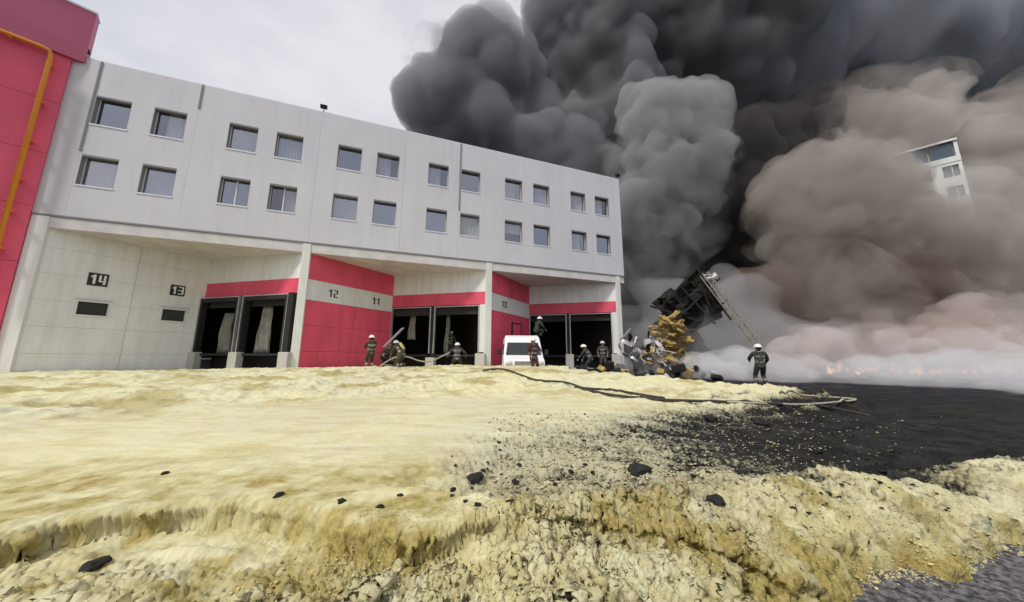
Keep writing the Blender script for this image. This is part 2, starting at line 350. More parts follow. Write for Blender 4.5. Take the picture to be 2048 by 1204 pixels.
    mid = (1 - farlump) * (1 - near)
    T = T + mid * (.012 * fbm(x * 1.2, y * 2.4, seed=4, oct=5) + .006 * fbm(x * 6, y * 9, seed=14, oct=4, ridged=True))
    # a low bank where the wave of foam stopped short of the warehouse
    T = T + (.30 + .04 * big) * sstep(7.5, 13.5, R) * sstep(26, 17, R)
    U_ = (x - CAM.x) * math.cos(YAW) - (y - CAM.y) * math.sin(YAW)
    T = T - .145 * below - .06 * below2 + mid * (.010 * fbm(U_ * .7, Dp * 4.5, seed=71, oct=4) + .005 * fbm(U_ * 3, Dp * 14, seed=72, oct=3, ridged=True))
    T = T + near2 * (x > CAM.x) * sstep(.2, 1.6, U_) * (.05 * fbm(U_ * 1.6, Dp * 4.2, seed=73, oct=3, ridged=True))
    slab = gauss(*gz(380, 1105, .33), .24, .055, YAW * 0 - .30)
    T = T + .055 * slab * (1 - sstep(-.02, .03, ls))
    # fibrous, crumbly foam near the camera
    crumb = near * sstep(.04, -.06, np.minimum(ls * amt1 + (1 - amt1) * 9, 9)) * (1 - .85 * slab)
    leftcalm = sstep(gz(560, 1150, .3)[0] - .02, gz(760, 1150, .3)[0] + .1, x + (y - gz(560, 1150, .3)[1]) * -.6)
    crumb = crumb * (.35 + .65 * leftcalm)
    crumb = np.maximum(crumb, near2 * sstep(gz(880, 1010, .35)[0], gz(1080, 1010, .35)[0], x - (y - gz(880, 1010, .35)[1]) * .25) * sstep(-.1, .35, thick))
    wx = x + .03 * fbm(x * 9, y * 9, seed=40); wy = y + .03 * fbm(x * 9 + 4, y * 9, seed=41)
    T = T + crumb * (.050 * fbm(wx * 6, wy * 6, seed=42, oct=3) + .034 * fbm(wx * 16, wy * 16, seed=43, oct=4, ridged=True, gain=.62) + .012 * fbm(wx * 55, wy * 55, seed=44, oct=3, ridged=True))
    T = T + near * (1 - crumb) * (.008 * fbm(x * 14, y * 14, seed=45, oct=4) + .004 * fbm(x * 45, y * 45, seed=47, oct=3, ridged=True))
    # thin residue at the right
    isl = fbm(x * 2.6 / np.clip(R / 4, 1, 2.5), y * 5.2 / np.clip(R / 4, 1, 2.5), seed=51, oct=6, gain=.62)
    isl2 = fbm(x * 9, y * 14, seed=52, oct=5, gain=.62, ridged=True)
    dk2 = sstep(-4.5, .8, dk); thin = (.27 * (1 - dk2) + .07 * dk2) + (.06 * isl + .035 * isl2) * (1 - .4 * dark)
    pud = gauss(*gz(1150, 988, .14), .30, .085, -.2) + .5 * gauss(*gz(860, 1010, .2), .22, .04, -.1)
    H = thin * (1 - thick) + T * thick
    H = H - .55 * pud * (1 - .4 * thick)
    H = H + .05 * thick * (1 - thick) * isl2 * 2
    # rounded rim towards the ground
    rim = .16 + np.where((R < 4.5) & (x > CAM.x), .62, .10 * (R < 4))
    k = np.clip(sd / rim, 0, 1); prof = np.where(R < 4.5, .30 * np.sqrt(np.clip(1 - (1 - np.clip(k * 5, 0, 1)) ** 2, 0, 1)) + .70 * (1 - (1 - k) ** 1.6), np.sqrt(1 - (1 - k) ** 2))
    hold = np.where(thick > .4, 1, sstep(0, .4, thick) * .6)
    z = .0 + (H - .0) * prof
    z = np.where(sd < 0, -.05, z)
    # overhangs: push the upper part of a lip outwards, across its own line
    e_ = .004
    def grad(fn):
        a0 = fn(x, y); gx_ = (fn(x + e_, y) - a0) / e_; gy_ = (fn(x, y + e_) - a0) / e_; l_ = np.hypot(gx_, gy_) + 1e-6
        return gx_ / l_, gy_ / l_
    nearm = Dp < 3.2
    g1 = grad(lambda a, b: dist_line(a, b, lip)[0]); g2 = grad(lambda a, b: dist_line(a, b, lip2)[0]); g3 = grad(lambda a, b: sdist_poly(a, b, out_poly))
    o1 = np.exp(-((ls + .002) / .028) ** 2) * amt1 * .040 * sstep(.5, -.6, fbm(x * 3, y * 3, seed=77)) 
    o2 = np.exp(-((ls2 + .002) / .03) ** 2) * amt2 * .045
    o3 = 0
    x2 = x - g1[0] * o1 - g2[0] * o2 - g3[0] * o3; y2 = y - g1[1] * o1 - g2[1] * o2 - g3[1] * o3
    # crumbly relief along the normal, in all three directions
    P3 = np.stack([x2, y2, z], -1); du = np.gradient(P3, axis=0); dv = np.gradient(P3, axis=1); nn = np.cross(dv, du); nn /= np.linalg.norm(nn, axis=-1, keepdims=True) + 1e-9
    nn = np.where(nn[..., 2:3] < 0, nn * np.where(np.abs(nn[..., 2:3]) > .5, -1, 1), nn)
    act = (sd > -.02)
    rc = np.clip(crumb + .14 * nearm * near + .75 * np.exp(-((ls + .01) / .07) ** 2) * amt1 + 1.0 * (R < 4.5) * thick * sstep(.75, .1, sd), 0, 1.1)
    dsp = rc * (.036 * fbm(x2 * 5, y2 * 5, z * 6, 90, 2) + .034 * fbm(x2 * 13, y2 * 13, z * 15, 91, 3, .6, True) + .015 * fbm(x2 * 38, y2 * 38, z * 42, 92, 2, .6, True))
    sc_ = np.clip(R / 3.5, .8, 2.6)
    dsp = dsp + (1 - thick) * act * (1 - .6 * dark) * (.022 * fbm(x2 * 9 / sc_, y2 * 12 / sc_, seed=95, oct=5, gain=.65, ridged=True)) * sstep(0, .2, sd)
    dsp = dsp + farlump * thick * .02 * fbm(x2 * 4, y2 * 4, z * 4, 96, 3, .6, True)
    P3 = P3 + nn * dsp[..., None] * sstep(-.01, .05, sd)[..., None]
    x2, y2, z = P3[..., 0], P3[..., 1], P3[..., 2]
    # colours: tan is deeper along the lip faces and the near rim
    face = np.exp(-((ls + .005) / .065) ** 2) * amt1 * near
    face2 = np.exp(-((ls2 + .01) / .07) ** 2) * amt2 * near2
    tan = np.clip(1.0 * face + .45 * face2 + .60 * sstep(-.05, .45, fbm(x * 4, y * 4, seed=61, oct=5)) * near2 + .42 * near2 * sstep(-.5, .3, fbm(x * 11, y * 11, seed=67, oct=3)) + .25 * mid * sstep(.05, .5, fbm(U_ * 1.2, Dp * 4, seed=66, oct=5)) + farlump * .75 * sstep(.0, .40, fbm(x * .9, y * 1.4, seed=62, oct=5)) + .45 * (R < 4) * np.exp(-((sd - .02) / .09) ** 2), 0, 1)
    tan = np.where(slab > .4, tan * .3, tan)
    lowz = sstep(.16, .06, z) * (sd > 0) * (1 - thick)
    soot = np.clip(.35 * sstep(1.6, -.2, ti) * thick * sstep(1.0, 3.0, U_) * sstep(5.5, 4, Dp) + (1 - thick) * (.18 + .52 * sstep(-5.5, -.3, dk) + .34 * sstep(.25, -.25, isl) + .2 * lowz) + dark * .9 * (1 - thick) + .25 * crumb * sstep(.1, .6, fbm(x * 7, y * 7, seed=64, oct=4)) * sstep(gz(700, 1100, .3)[0], gz(1500, 1100, .3)[0], x) + farlump * .35 * sstep(.25, .55, fbm(x * 1.4, y * 2.8, seed=65, oct=4)), 0, 1)
    grey = np.clip((1 - thick) * .9 * sstep(-1, .5, -dk) + .35 * (1 - sstep(.0, .8, ti)) , 0, 1) * (1 - farlump * .6)
    V = np.stack([x2, y2, z], -1).reshape(-1, 3)
    ok = (sd > -.03) & (R < 33)
    i, j = np.meshgrid(np.arange(NA - 1), np.arange(NR - 1), indexing='ij'); i = i.ravel(); j = j.ravel()
    okf = ok[i, j] | ok[i + 1, j] | ok[i, j + 1] | ok[i + 1, j + 1]; i = i[okf]; j = j[okf]
    Q = np.stack([i * NR + j, i * NR + j + 1, (i + 1) * NR + j + 1, (i + 1) * NR + j], -1)
    used = np.zeros(NA * NR, bool); used[Q.ravel()] = True; remap = np.cumsum(used) - 1
    Q = remap[Q]; V = V[used]
    me = bpy.data.meshes.new('foam')
    me.vertices.add(len(V)); me.vertices.foreach_set('co', V.astype(np.float32).ravel())
    me.loops.add(Q.size); me.loops.foreach_set('vertex_index', Q.astype(np.int32).ravel())
    me.polygons.add(len(Q)); me.polygons.foreach_set('loop_start', (np.arange(len(Q)) * 4).astype(np.int32))
    me.update(calc_edges=True)
    me.polygons.foreach_set('use_smooth', [True] * len(Q))
    ca = me.color_attributes.new('foam_tint', 'FLOAT_COLOR', 'POINT')
    C = np.stack([tan, soot, grey, np.ones_like(tan)], -1).reshape(-1, 4)[used]
    ca.data.foreach_set('color', C.astype(np.float32).ravel())
    cr = me.attributes.new('crumb', 'FLOAT', 'POINT'); cr.data.foreach_set('value', np.clip(crumb + .8 * (1 - thick) + .25 * farlump, 0, 1).ravel()[used].astype(np.float32))
    me.materials.append(M_foam); me.validate()
    o = bpy.data.objects.new('foam', me); col.objects.link(o)
    tag(o, 'thick pale yellow foam blanket spread over the yard, sooty towards the right', kind='stuff')
    interp = dict(x=x, y=y, z=z)
    return o, A, R, z, ang, rr
foam_o, _A, _R, _Z, _ang, _rr = build_foam()
def surf_z(x, y):
    """height of the foam or ground at a point"""
    a = math.atan2(x - CAM.x, y - CAM.y); r = math.hypot(x - CAM.x, y - CAM.y)
    i = int(np.clip(np.searchsorted(_ang, a), 0, len(_ang) - 1)); j = int(np.clip(np.searchsorted(_rr, r), 0, len(_rr) - 1))
    return max(.05, float(_Z[i, j]))
def surf_at(px, py):
    """where the line of sight through this pixel meets the foam or the ground"""
    v = ray(px, py); d = .7
    while d < 60:
        p = CAM + v * d
        if p.z <= surf_z(p.x, p.y): return p
        d *= 1.004
    return CAM + v * 40

def scatter(name, label, n, region, size, mt, seed, flat=.7, ground_too=False):
    """thousands of little crumbs, one object: region(rnd) gives a pixel to aim at"""
    rnd = random.Random(seed); rs = np.random.RandomState(seed)
    bm = bmesh.new(); bmesh.ops.create_icosphere(bm, subdivisions=1, radius=1); Vi = np.array([v.co for v in bm.verts]); Fi = np.array([[v.index for v in f.verts] for f in bm.faces]); bm.free()
    VV = []; k = 0
    while k < n:
        px, py = region(rnd); s = size(rnd); p_ = on_z(px, py, .3 if py > 1000 or px < 900 else .12); zz = surf_z(p_.x, p_.y); p_ = on_z(px, py, zz); zz = surf_z(p_.x, p_.y)
        if zz < .075 and not ground_too: n -= 1; continue
        q = Vi * (1 + .35 * (rs.rand(len(Vi), 1) * 2 - 1)) * s * (.7 + .6 * rs.rand(3)); q[:, 2] *= flat
        a = rs.rand() * 6.28; c_, s_ = math.cos(a), math.sin(a); q = q @ np.array([[c_, s_, 0], [-s_, c_, 0], [0, 0, 1]])
        VV.append(q + np.array([p_.x, p_.y, zz + s * .15])); k += 1
    Vs = np.concatenate(VV); Fs = np.concatenate([Fi + i * len(Vi) for i in range(n)])
    me = bpy.data.meshes.new(name); me.vertices.add(len(Vs)); me.vertices.foreach_set('co', Vs.astype(np.float32).ravel())
    me.loops.add(Fs.size); me.loops.foreach_set('vertex_index', Fs.astype(np.int32).ravel()); me.polygons.add(len(Fs)); me.polygons.foreach_set('loop_start', (np.arange(len(Fs)) * 3).astype(np.int32)); me.update(calc_edges=True)
    me.materials.append(mt); o = bpy.data.objects.new(name, me); col.objects.link(o)
    return tag(o, label, kind='stuff')
M_crumb = mat('foam_crumb', (.50, .44, .22), .9, var=.35, vscale=14)
M_gcrumb = mat('greyed_foam_crumb', (.42, .38, .23), .9, var=.5, vscale=9)
M_soot = mat('soot_crumb', (.022, .021, .02), .95, var=.4, vscale=9)
scatter('foam_crumbs', 'loose yellow crumbs lying over the near torn foam', 5200, lambda r: ((lambda y: (r.uniform(620 - (y - 1090) * 1.5, 1900), y))(r.uniform(1020, 1215))) , lambda r: r.uniform(.0015, .005) * r.choice([1, 1, 1.7]), M_crumb, 3)
scatter('grey_crumbs', 'greyish crumbs covering the thin foam in the middle of the yard', 5200, lambda r: ((lambda t: (980 + r.betavariate(1.4, 3.2) * 950, 825 + t * 170))(r.random())), lambda r: r.uniform(.004, .015) * r.choice([1, 1, 1.4]), M_gcrumb, 4, .5)
scatter('soot_crumbs', 'black crumbs of char strewn between the yellow foam and the dark yard', 2600, lambda r: (900 + (r.random() ** .45) * 1000, 822 + r.random() * 180), lambda r: r.uniform(.004, .013) * r.choice([1, 1, 1, 2]), M_soot, 5, .5)

_edge = [(2048, 1078), (2000, 1084), (1972, 1096), (1955, 1114), (1930, 1130), (1895, 1138), (1850, 1140), (1800, 1140), (1755, 1144), (1725, 1154), (1700, 1170), (1680, 1190), (1640, 1222)]
def edge_pt(r):
    k = r.randrange(len(_edge) - 1); t = r.random(); a, b = _edge[k], _edge[k + 1]
    return (a[0] + (b[0] - a[0]) * t + r.gauss(4, 8), a[1] + (b[1] - a[1]) * t + abs(r.gauss(0, 15)) - 6)
scatter('edge_crumbs', 'yellow crumbs broken off along the foam edge onto the asphalt', 900, edge_pt, lambda r: r.uniform(.002, .006) * r.choice([1, 1, 1, 2]), M_crumb, 9, ground_too=True)

# ------------------------------------------------------------------ the warehouse
Z0, ZB, ZS, ZT = 0.0, 7.70, 8.40, 17.65
COLX = [(-1.25, -.60), (10.62, 11.08), (22.55, 23.02), (34.30, 34.76)]
wh = thing('warehouse', 'long grey three-storey warehouse with paired windows and red loading bays beneath', 'warehouse', (0, 0, 0))

def put(mb, name, mats, parent=wh, label=None, **k):
    o = mb.build(name, mats, parent, **k)
    if label: o['label'] = label
    return o
WIN_W, WIN_GAP, WIN_H = 1.487, .983, 1.775
ROWS = (15.53, 11.94)
# facade panels: module k spans 6 m; holes for 2 x 2 windows
def panel(xa, xb, wins, name='wall_panel'):
    m = MB(); J = .0035; y0, y1 = -.02, .32
    xs = [xa + J] + [v for w_ in wins for v in (w_, w_ + WIN_W)] + [xb - J]
    for i in range(0, len(xs), 2):
        if xs[i + 1] - xs[i] > .01: m.box(xs[i], xs[i + 1], y0, y1, ZS, ZT)
    for w_ in wins:
        zz = [ZS, ROWS[1] - WIN_H, ROWS[1], ROWS[0] - WIN_H, ROWS[0], ZT]
        for i in range(0, 6, 2): m.box(w_, w_ + WIN_W, y0, y1, zz[i], zz[i + 1])
    return put(m, name, M_grey)
edges = [-1.42, -.10] + [4.42, 10.86, 16.30, 20.36, 28.30, 34.42] + [35.22]
allw = [k * 6 + q * (WIN_W + WIN_GAP) for k in range(6) for q in (0, 1)]
for a, b in zip(edges[:-1], edges[1:]):
    panel(a, b, [w_ for w_ in allw if a <= w_ < b])
# joint strips: shallow vertical cover profiles that show in the photograph
for (x, za, zb) in ((-.10, 12.1, ZT - .02), (4.42, 16.0, ZT - .02), (20.36, 12.1, ZT - .02)):
    put(MB().box(x - .045, x + .045, -.06, -.022, za, zb), 'cover_strip', M_joint_shade)
put(MB().box(-1.45, 35.25, .02, .30, ZT, ZT + .08), 'coping', M_coping)
# body behind the facade: side walls, back, roof, floors
b = MB(); b.box(-1.42, -1.2, .325, 14, ZS, ZT); b.box(35.0, 35.22, .325, 14, ZS, ZT); b.box(-1.42, 35.22, 14, 14.25, 0, ZT); b.box(-1.2, 35.0, .325, 14, ZT - .3, ZT - .05)
put(b, 'shell_wall', M_grey)
put(MB().box(-1.2, 35.0, .325, 13.9, 12.3, 12.6), 'floor_slab', M_dark)
put(MB().box(-1.42, 35.22, .05, 14, ZB + .02, ZS - .003), 'soffit', M_beam)
put(MB().box(-1.44, 35.24, -.045, .21, ZS - .10, ZS - .004), 'drip_edge', M_joint_shade)
for i in range(3):
    xa, xb = COLX[i][1], COLX[i + 1][0]
    put(MB().box(xa, xb, -.0, .34, ZB - .0, ZS - .11), 'beam', M_beam, bevel=.02)
for i, (xa, xb) in enumerate(COLX):
    put(MB().box(xa, xb, -.03, .44, 0, ZS - .105), 'column', M_white if i else M_pale, bevel=.015)
put(MB().box(34.9, 35.0, .3, .4, 5, ZS - .2), 'drainpipe', M_joint_shade)

M_dkglass = mat('dim_window_glass', (.035, .037, .03), .35, var=.3, vscale=2, spec=.2)
rw = random.Random(4)
def window(x, zt, style):
    W, H = WIN_W, WIN_H; f = MB(); t = .06; yf = .22
    o_ = (x, yf, zt - H)
    f.box(0, W, 0, .06, 0, t); f.box(0, W, 0, .06, H - t, H); f.box(0, t, 0, .06, t, H - t); f.box(W - t, W, 0, .06, t, H - t)
    fo = f.build('window', M_frame, wh); fo.location = o_
    p = MB().box(t, W - t, .025, .035, t, H - t).build('pane', rw.choice(GLASSES), fo)
    if style in (1, 2):
        MB().box(W * .48, W * .53, -.012, .05, t, H - t).build('mullion', M_frame, fo)
    MB().box(-.03, W + .03, -.27, -.242, -.05, .03).build('sill', M_coping, fo)
    rv_ = MB(); rv_.box(.003, W - .003, -.235, -.001, H - .10, H - .003); rv_.box(.003, .02, -.235, -.001, .003, H - .10); rv_.box(W - .02, W - .003, -.235, -.001, .003, H - .10); rv_.build('reveal_shade', M_joint_shade, fo)  # dark sheets put the shade of window head and jambs into colour
    # curtain: waves behind the glass
    c = MB(); n = 26; a0, a1 = {0: (.05, .95), 1: (.52, .95), 2: (.50, .97), 3: (.05, .62), 4: (.35, .95), 5: (.05, .95)}[style]
    hb = .12 if style != 5 else H * .45
    pts = [(a0 * W + (a1 - a0) * W * i / n, .085 + .035 * math.sin(i * 1.9 + zt) + .012 * math.sin(i * 4.1)) for i in range(n + 1)]
    vs_ = [(px_, py_, z_) for z_ in (hb, H - .05) for px_, py_ in pts]
    c.add(vs_, [(i, i + 1, n + 2 + i, n + 1 + i) for i in range(n)]); c.build('curtain', M_curtain, fo)
for k in range(6):
    for q in (0, 1):
        for r_, zt in enumerate(ROWS):
            st = rw.choice([0, 0, 3, 4, 5, 0])
            if r_ == 1 and k == 1: st = 1 + q
            window(k * 6 + q * (WIN_W + WIN_GAP), zt, st)

# sawtooth loading bays
def seg_frame(a, b):
    a = Vector((a[0], a[1], 0)); b = Vector((b[0], b[1], 0)); e = (b - a); L = e.length; e.normalize(); n = Vector((e.y, -e.x, 0))   # n points to the yard
    return a, e, n, L
def wbox(mb, fr, t0, t1, z0, z1, d0, d1, m=0):
    """box on a wall: along t (fraction), z, and from depth d0 to d1 towards the yard"""
    a, e, n, L = fr
    c = a + e * (L * (t0 + t1) / 2) + n * ((d0 + d1) / 2) + Vector((0, 0, (z0 + z1) / 2))
    return mb.obox(c, e * (L * (t1 - t0) / 2), n * ((d1 - d0) / 2), Vector((0, 0, (z1 - z0) / 2)), m)
CORN = []
for bi, x0 in enumerate((-.62, 11.06, 23.0)):
    xe = (10.66, 22.58, 34.34)[bi]; c = ((4.25, 16.1, 28.0)[bi], 4.5)
    A = seg_frame((x0, .15), c); B = seg_frame(c, (xe, .15)); CORN.append((A, B))
    # long wall: horizontal courses of panels
    if bi == 0:
        zs = [0, 1.35, 2.7, 4.05, 5.4, 6.75, ZB + .3]
        wh_t = (.215, .375, .705, .865)         # two small windows between z 3.42 and 4.12
        for i in range(6):
            for (ta, tb) in ((0, .5), (.5, 1)):
                m = MB(); za, zb = zs[i] + .004, zs[i + 1] - .004
                w0, w1 = (wh_t[0], wh_t[1]) if ta == 0 else (wh_t[2], wh_t[3])
                if i == 2:
                    wbox(m, A, ta + .001, w0, za, zb, -.15, 0); wbox(m, A, w1, tb - .001, za, zb, -.15, 0); wbox(m, A, w0, w1, za, 3.42, -.15, 0)
                elif i == 3:
                    wbox(m, A, ta + .001, w0, za, zb, -.15, 0); wbox(m, A, w1, tb - .001, za, zb, -.15, 0); wbox(m, A, w0, w1, 4.12, zb, -.15, 0)
                else: wbox(m, A, ta + .001, tb - .001, za, zb, -.15, 0)
                put(m, 'wall_panel', M_pale)
        for (w0, w1) in ((wh_t[0], wh_t[1]), (wh_t[2], wh_t[3])):
            f = MB(); d = .012
            wbox(f, A, w0 - d, w1 + d, 4.12, 4.22, -.02, .035); wbox(f, A, w0 - d, w1 + d, 3.32, 3.42, -.02, .05)
            wbox(f, A, w0 - d, w0, 3.42, 4.12, -.02, .035); wbox(f, A, w1, w1 + d, 3.42, 4.12, -.02, .035)
            fo = put(f, 'window', M_frame)
            p = MB(); wbox(p, A, w0, w1, 3.42, 4.12, -.10, -.09); p.build('pane', M_dkglass, fo)
            h = MB(); wbox(h, A, w0 - 2.2 * d, w1 + 2.2 * d, 4.26, 4.31, -.0, .10); h.build('drip_sill', M_coping, fo)
    else:
        for (za, zb, mt, d) in ((0, 1.55, M_red, 0), (1.55, 3.15, M_red, 0), (3.15, 4.74, M_red, 0), (4.74, 6.06, M_white, .012), (6.06, ZB + .3, M_red, 0)):
            for (ta, tb) in ((0, .5), (.5, 1)):
                m = MB(); wbox(m, A, ta + .0012, tb - .0012, za + .008, zb - .008, -.15, d); put(m, 'wall_panel', mt, label='white painted wall panel' if mt is M_white else None)
        if bi == 2:
            m = MB(); wbox(m, A, .50, .72, .3, 4.0, 0, .06); dr = put(m, 'door', M_red, label='dark red steel door in the corner bay')
            f = MB(); wbox(f, A, .485, .50, .3, 4.08, 0, .09); wbox(f, A, .72, .735, .3, 4.08, 0, .09); wbox(f, A, .5, .72, 4.0, 4.08, 0, .09); f.build('door_frame', M_black, dr)
    # dock wall
    m = MB(); wbox(m, B, 0.0, 1, 6.08, ZB + .3, -.15, 0); put(m, 'wall_panel', M_pale)
    m = MB(); wbox(m, B, 0, 1, 5.12, 6.07, -.15, .03); put(m, 'fascia_panel', M_red, label='red strip above the dock doors')
    m = MB(); wbox(m, B, .945, 1, 1.6, 5.11, -.15, .02); put(m, 'pier', M_white)
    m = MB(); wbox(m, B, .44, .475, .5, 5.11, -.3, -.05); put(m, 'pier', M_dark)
    for (t0, t1) in ((.0, .44), (.475, .945)):
        f = MB(); fd = .30 if bi == 0 else .07; wbox(f, B, t0, t1, 5.0, 5.06, -.12, fd); wbox(f, B, t0 + .0, t0 + .010, 1.5, 5.0, -.12, fd); wbox(f, B, t1 - .010, t1, 1.5, 5.0, -.12, fd)
        fo = put(f, 'dock_door', M_steel)
        l = MB(); wbox(l, B, t0 + .014, t1 - .014, 1.28, 1.42, -.9, .12); l.build('dock_plate', M_black, fo)
        if bi == 0:   # black rubber shelter curtains
            s_ = MB(); wbox(s_, B, t0 + .011, t0 + .03, 1.5, 4.98, -.05, .29); wbox(s_, B, t1 - .03, t1 - .011, 1.5, 4.98, -.05, .29); wbox(s_, B, t0 + .011, t1 - .011, 4.75, 4.985, -.05, .28)
            if t0 > .2: wbox(s_, B, t1 + .001, t1 + .05, 1.5, 5.1, -.05, .34)
            s_.build('dock_shelter', M_black, fo)
        # dark leaf half raised
        d_ = MB()
        for q in range(3): wbox(d_, B, t0 + .016, t1 - .016, 4.42 + q * .19, 4.60 + q * .19, -.24, -.18)
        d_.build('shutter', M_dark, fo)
    for (t0, t1) in ((-.02, .06), (.425, .515), (.925, 1.02)):
        m = MB(); wbox(m, B, t0, t1, 0, 1.5 if t0 > .9 or bi != 1 else 1.2, -.05, .42); put(m, 'dock_bumper_block', M_conc, bevel=.04)
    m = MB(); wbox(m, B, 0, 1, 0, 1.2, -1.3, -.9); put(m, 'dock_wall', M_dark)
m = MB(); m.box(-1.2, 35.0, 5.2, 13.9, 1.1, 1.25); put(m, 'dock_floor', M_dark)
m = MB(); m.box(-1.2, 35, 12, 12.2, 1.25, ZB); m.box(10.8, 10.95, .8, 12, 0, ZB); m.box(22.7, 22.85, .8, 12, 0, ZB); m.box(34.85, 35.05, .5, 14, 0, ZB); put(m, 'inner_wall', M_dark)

# goods seen inside the docks: hanging white plastic sheets
M_sheet = mat('dusty_plastic_sheet', (.24, .235, .20), .7, var=.25, vscale=2, bump=.5, bscale=5)
def hang(fr, t0, t1, z0, z1, depth, seed, name='plastic_sheet'):
    a, e, n, L = fr; rd = random.Random(seed); nu, nv = 12, 9; vs_ = []; fs_ = []
    for j in range(nv + 1):
        for i in range(nu + 1):
            u = i / nu; v = j / nv; sq = 1 - .30 * v + .07 * math.sin(v * 6 + seed * 2) * (1 if u > .5 else -.8) + .05 * math.sin(v * 15 + seed)
            p = a + e * (L * ((t0 + t1) / 2 + (u - .5) * (t1 - t0) * sq + .012 * math.sin(v * 5 + seed))) + n * (-depth + .09 * math.sin(u * 14 + v * 3 + seed)) + Vector((0, 0, z0 + (z1 - z0) * v))
            vs_.append(p)
    for j in range(nv):
        for i in range(nu): q = j * (nu + 1) + i; fs_.append((q, q + 1, q + nu + 2, q + nu + 1))
    o = MB().add(vs_, fs_).build(name, M_sheet, None, smooth=True)
    so_ = o.modifiers.new('t', 'SOLIDIFY'); so_.thickness = .02
    return o
B0, B1, B2 = CORN[0][1], CORN[1][1], CORN[2][1]
tag(hang(B0, .13, .27, 1.45, 4.1, .5, 1), 'dusty grey plastic sheet hanging in the left dock door under number 13', 'plastic sheet', 'sheets hanging in the dock doors')
tag(hang(B0, .55, .70, 1.45, 4.5, .45, 2), 'pale dusty plastic sheet hanging in the second dock door, beside the brown boxes', 'plastic sheet', 'sheets hanging in the dock doors')
tag(hang(B1, .13, .22, 2.6, 4.6, .8, 3), 'torn plastic strip hanging high in the first dock door past number 11', 'plastic sheet', 'sheets hanging in the dock doors')
tag(hang(B1, .55, .60, 1.45, 4.5, .7, 4), 'narrow plastic strip hanging in the dock door behind the crouching firefighter', 'plastic sheet', 'sheets hanging in the dock doors')
M_box = mat('brown_cardboard', (.16, .105, .06), .9, var=.3, vscale=3)
def crate(fr, t, z, s, depth, label, mt=M_box, name='cardboard_box'):
    m = MB(); a, e, n, L = fr; wbox(m, fr, t, t + s[0] / L, z, z + s[1], -depth - .6, -depth); wbox(m, fr, t - .004, t + s[0] / L + .004, z + s[1] + .001, z + s[1] + .03, -depth - .62, -depth + .02)
    return tag(m.build(name, mt), label, 'box', 'boxes stacked behind the dock doors')
crate(B0, .745, 1.29, (1.0, 1.0), .95, 'large brown box at the bottom of the stack in the second dock door')
crate(B0, .755, 2.35, (.9, .7), .97, 'brown box in the middle of the stack in the second dock door')
crate(B0, .76, 3.12, (.7, .6), .95, 'small brown box on top of the stack in the second dock door')

# roof fittings
for (px, py, zz, lab) in ((170, 108, ZT + .08, 'small black floodlight on the roof edge beside the crimson block'), (648, 218, ZT + .08, 'small black floodlight on the middle of the grey roof edge'), (1240, 362, ZT + .08, 'small black floodlight at the smoky right end of the roof edge')):
    p = on_y(px, py, .1); x = min(p.x, 35.1)
    t = thing('floodlight', lab, 'floodlight', (x, .12, zz), 0, 'floodlights along the roof edge')
    MB().bar((0, 0, 0), (0, 0, .22), .05).build('bracket', M_black, t)
    MB().obox((0, -.12, .34), (.20, 0, 0), (0, .10, .06), (0, -.05, .13)).build('lamp_head', M_black, t, bevel=.02)

# number signs
SEG = {'0': 'abcdef', '1': 'bc', '2': 'abged', '3': 'abgcd', '4': 'fgbc', '9': 'abcdfg'}
def digit(mb, fr, ch, t, z, w, h, d, m=1):
    a, e, n, L = fr; s = .32 * w if ch != '1' else .34 * w
    T = lambda dx: t + dx / L
    box = lambda x0, x1, z0, z1: wbox(mb, fr, T(x0), T(x1), z + z0, z + z1, d, d + .006, m)
    if ch == '1': box(w * .42, w * .42 + s, 0, h); box(w * .12, w * .42, h * .68, h * .86); return
    if ch == '4':
        box(w - s * 1.25, w - s * .25, 0, h); box(0, w, h * .26, h * .26 + s * .75); box(0, s * .9, h * .26 + s * .75, h); return
    g_ = SEG[ch]; q = s * .72
    if 'a' in g_: box(0, w, h - q, h)
    if 'g' in g_: box(s if 'f' in g_ or 'e' in g_ else 0, w - s if 'b' in g_ else w, h / 2 - q / 2, h / 2 + q / 2)
    if 'd' in g_: box(0, w, 0, q)
    if 'f' in g_: box(0, s, h / 2 + (q / 2 if 'g' in g_ and 0 else 0), h - q)
    if 'b' in g_: box(w - s, w, h / 2, h - q)
    if 'e' in g_: box(0, s, q, h / 2)
    if 'c' in g_: box(w - s, w, q, h / 2)
def number_sign(fr, txt, t0, t1, z0, z1, dark, label):
    a, e, n, L = fr; o = thing('number_sign', label, 'sign', (0, 0, 0), 0, 'bay number signs')
    m = MB(); wbox(m, fr, t0, t1, z0, z1, .013, .035); m.build('plate', M_plate if dark else M_white, o)
    w = (t1 - t0) * L; h = z1 - z0
    for i, ch in enumerate(txt):
        m = MB(); digit(m, fr, ch, t0 + (.09 + i * .44) * w / L, z0 + h * .13, w * .38, h * .74, .036, 0)
        m.build('digit', M_digit if dark else M_plate, o)
A0, A1, A2 = CORN[0][0], CORN[1][0], CORN[2][0]
number_sign(A0, '14', .235, .345, 5.04, 5.74, True, 'black sign with white number 14 above the left small window')
number_sign(A0, '13', .73, .835, 5.03, 5.70, True, 'black sign with white number 13 above the right small window')
number_sign(A1, '12', .195, .315, 5.04, 5.74, False, 'number 12 in black on the white band of the red wall')
number_sign(A1, '11', .70, .83, 5.03, 5.74, False, 'number 11 in black on the white band near the dock door')
number_sign(A2, '10', .22, .37, 5.04, 5.74, False, 'number 10 in dark paint on the white band by the white van')

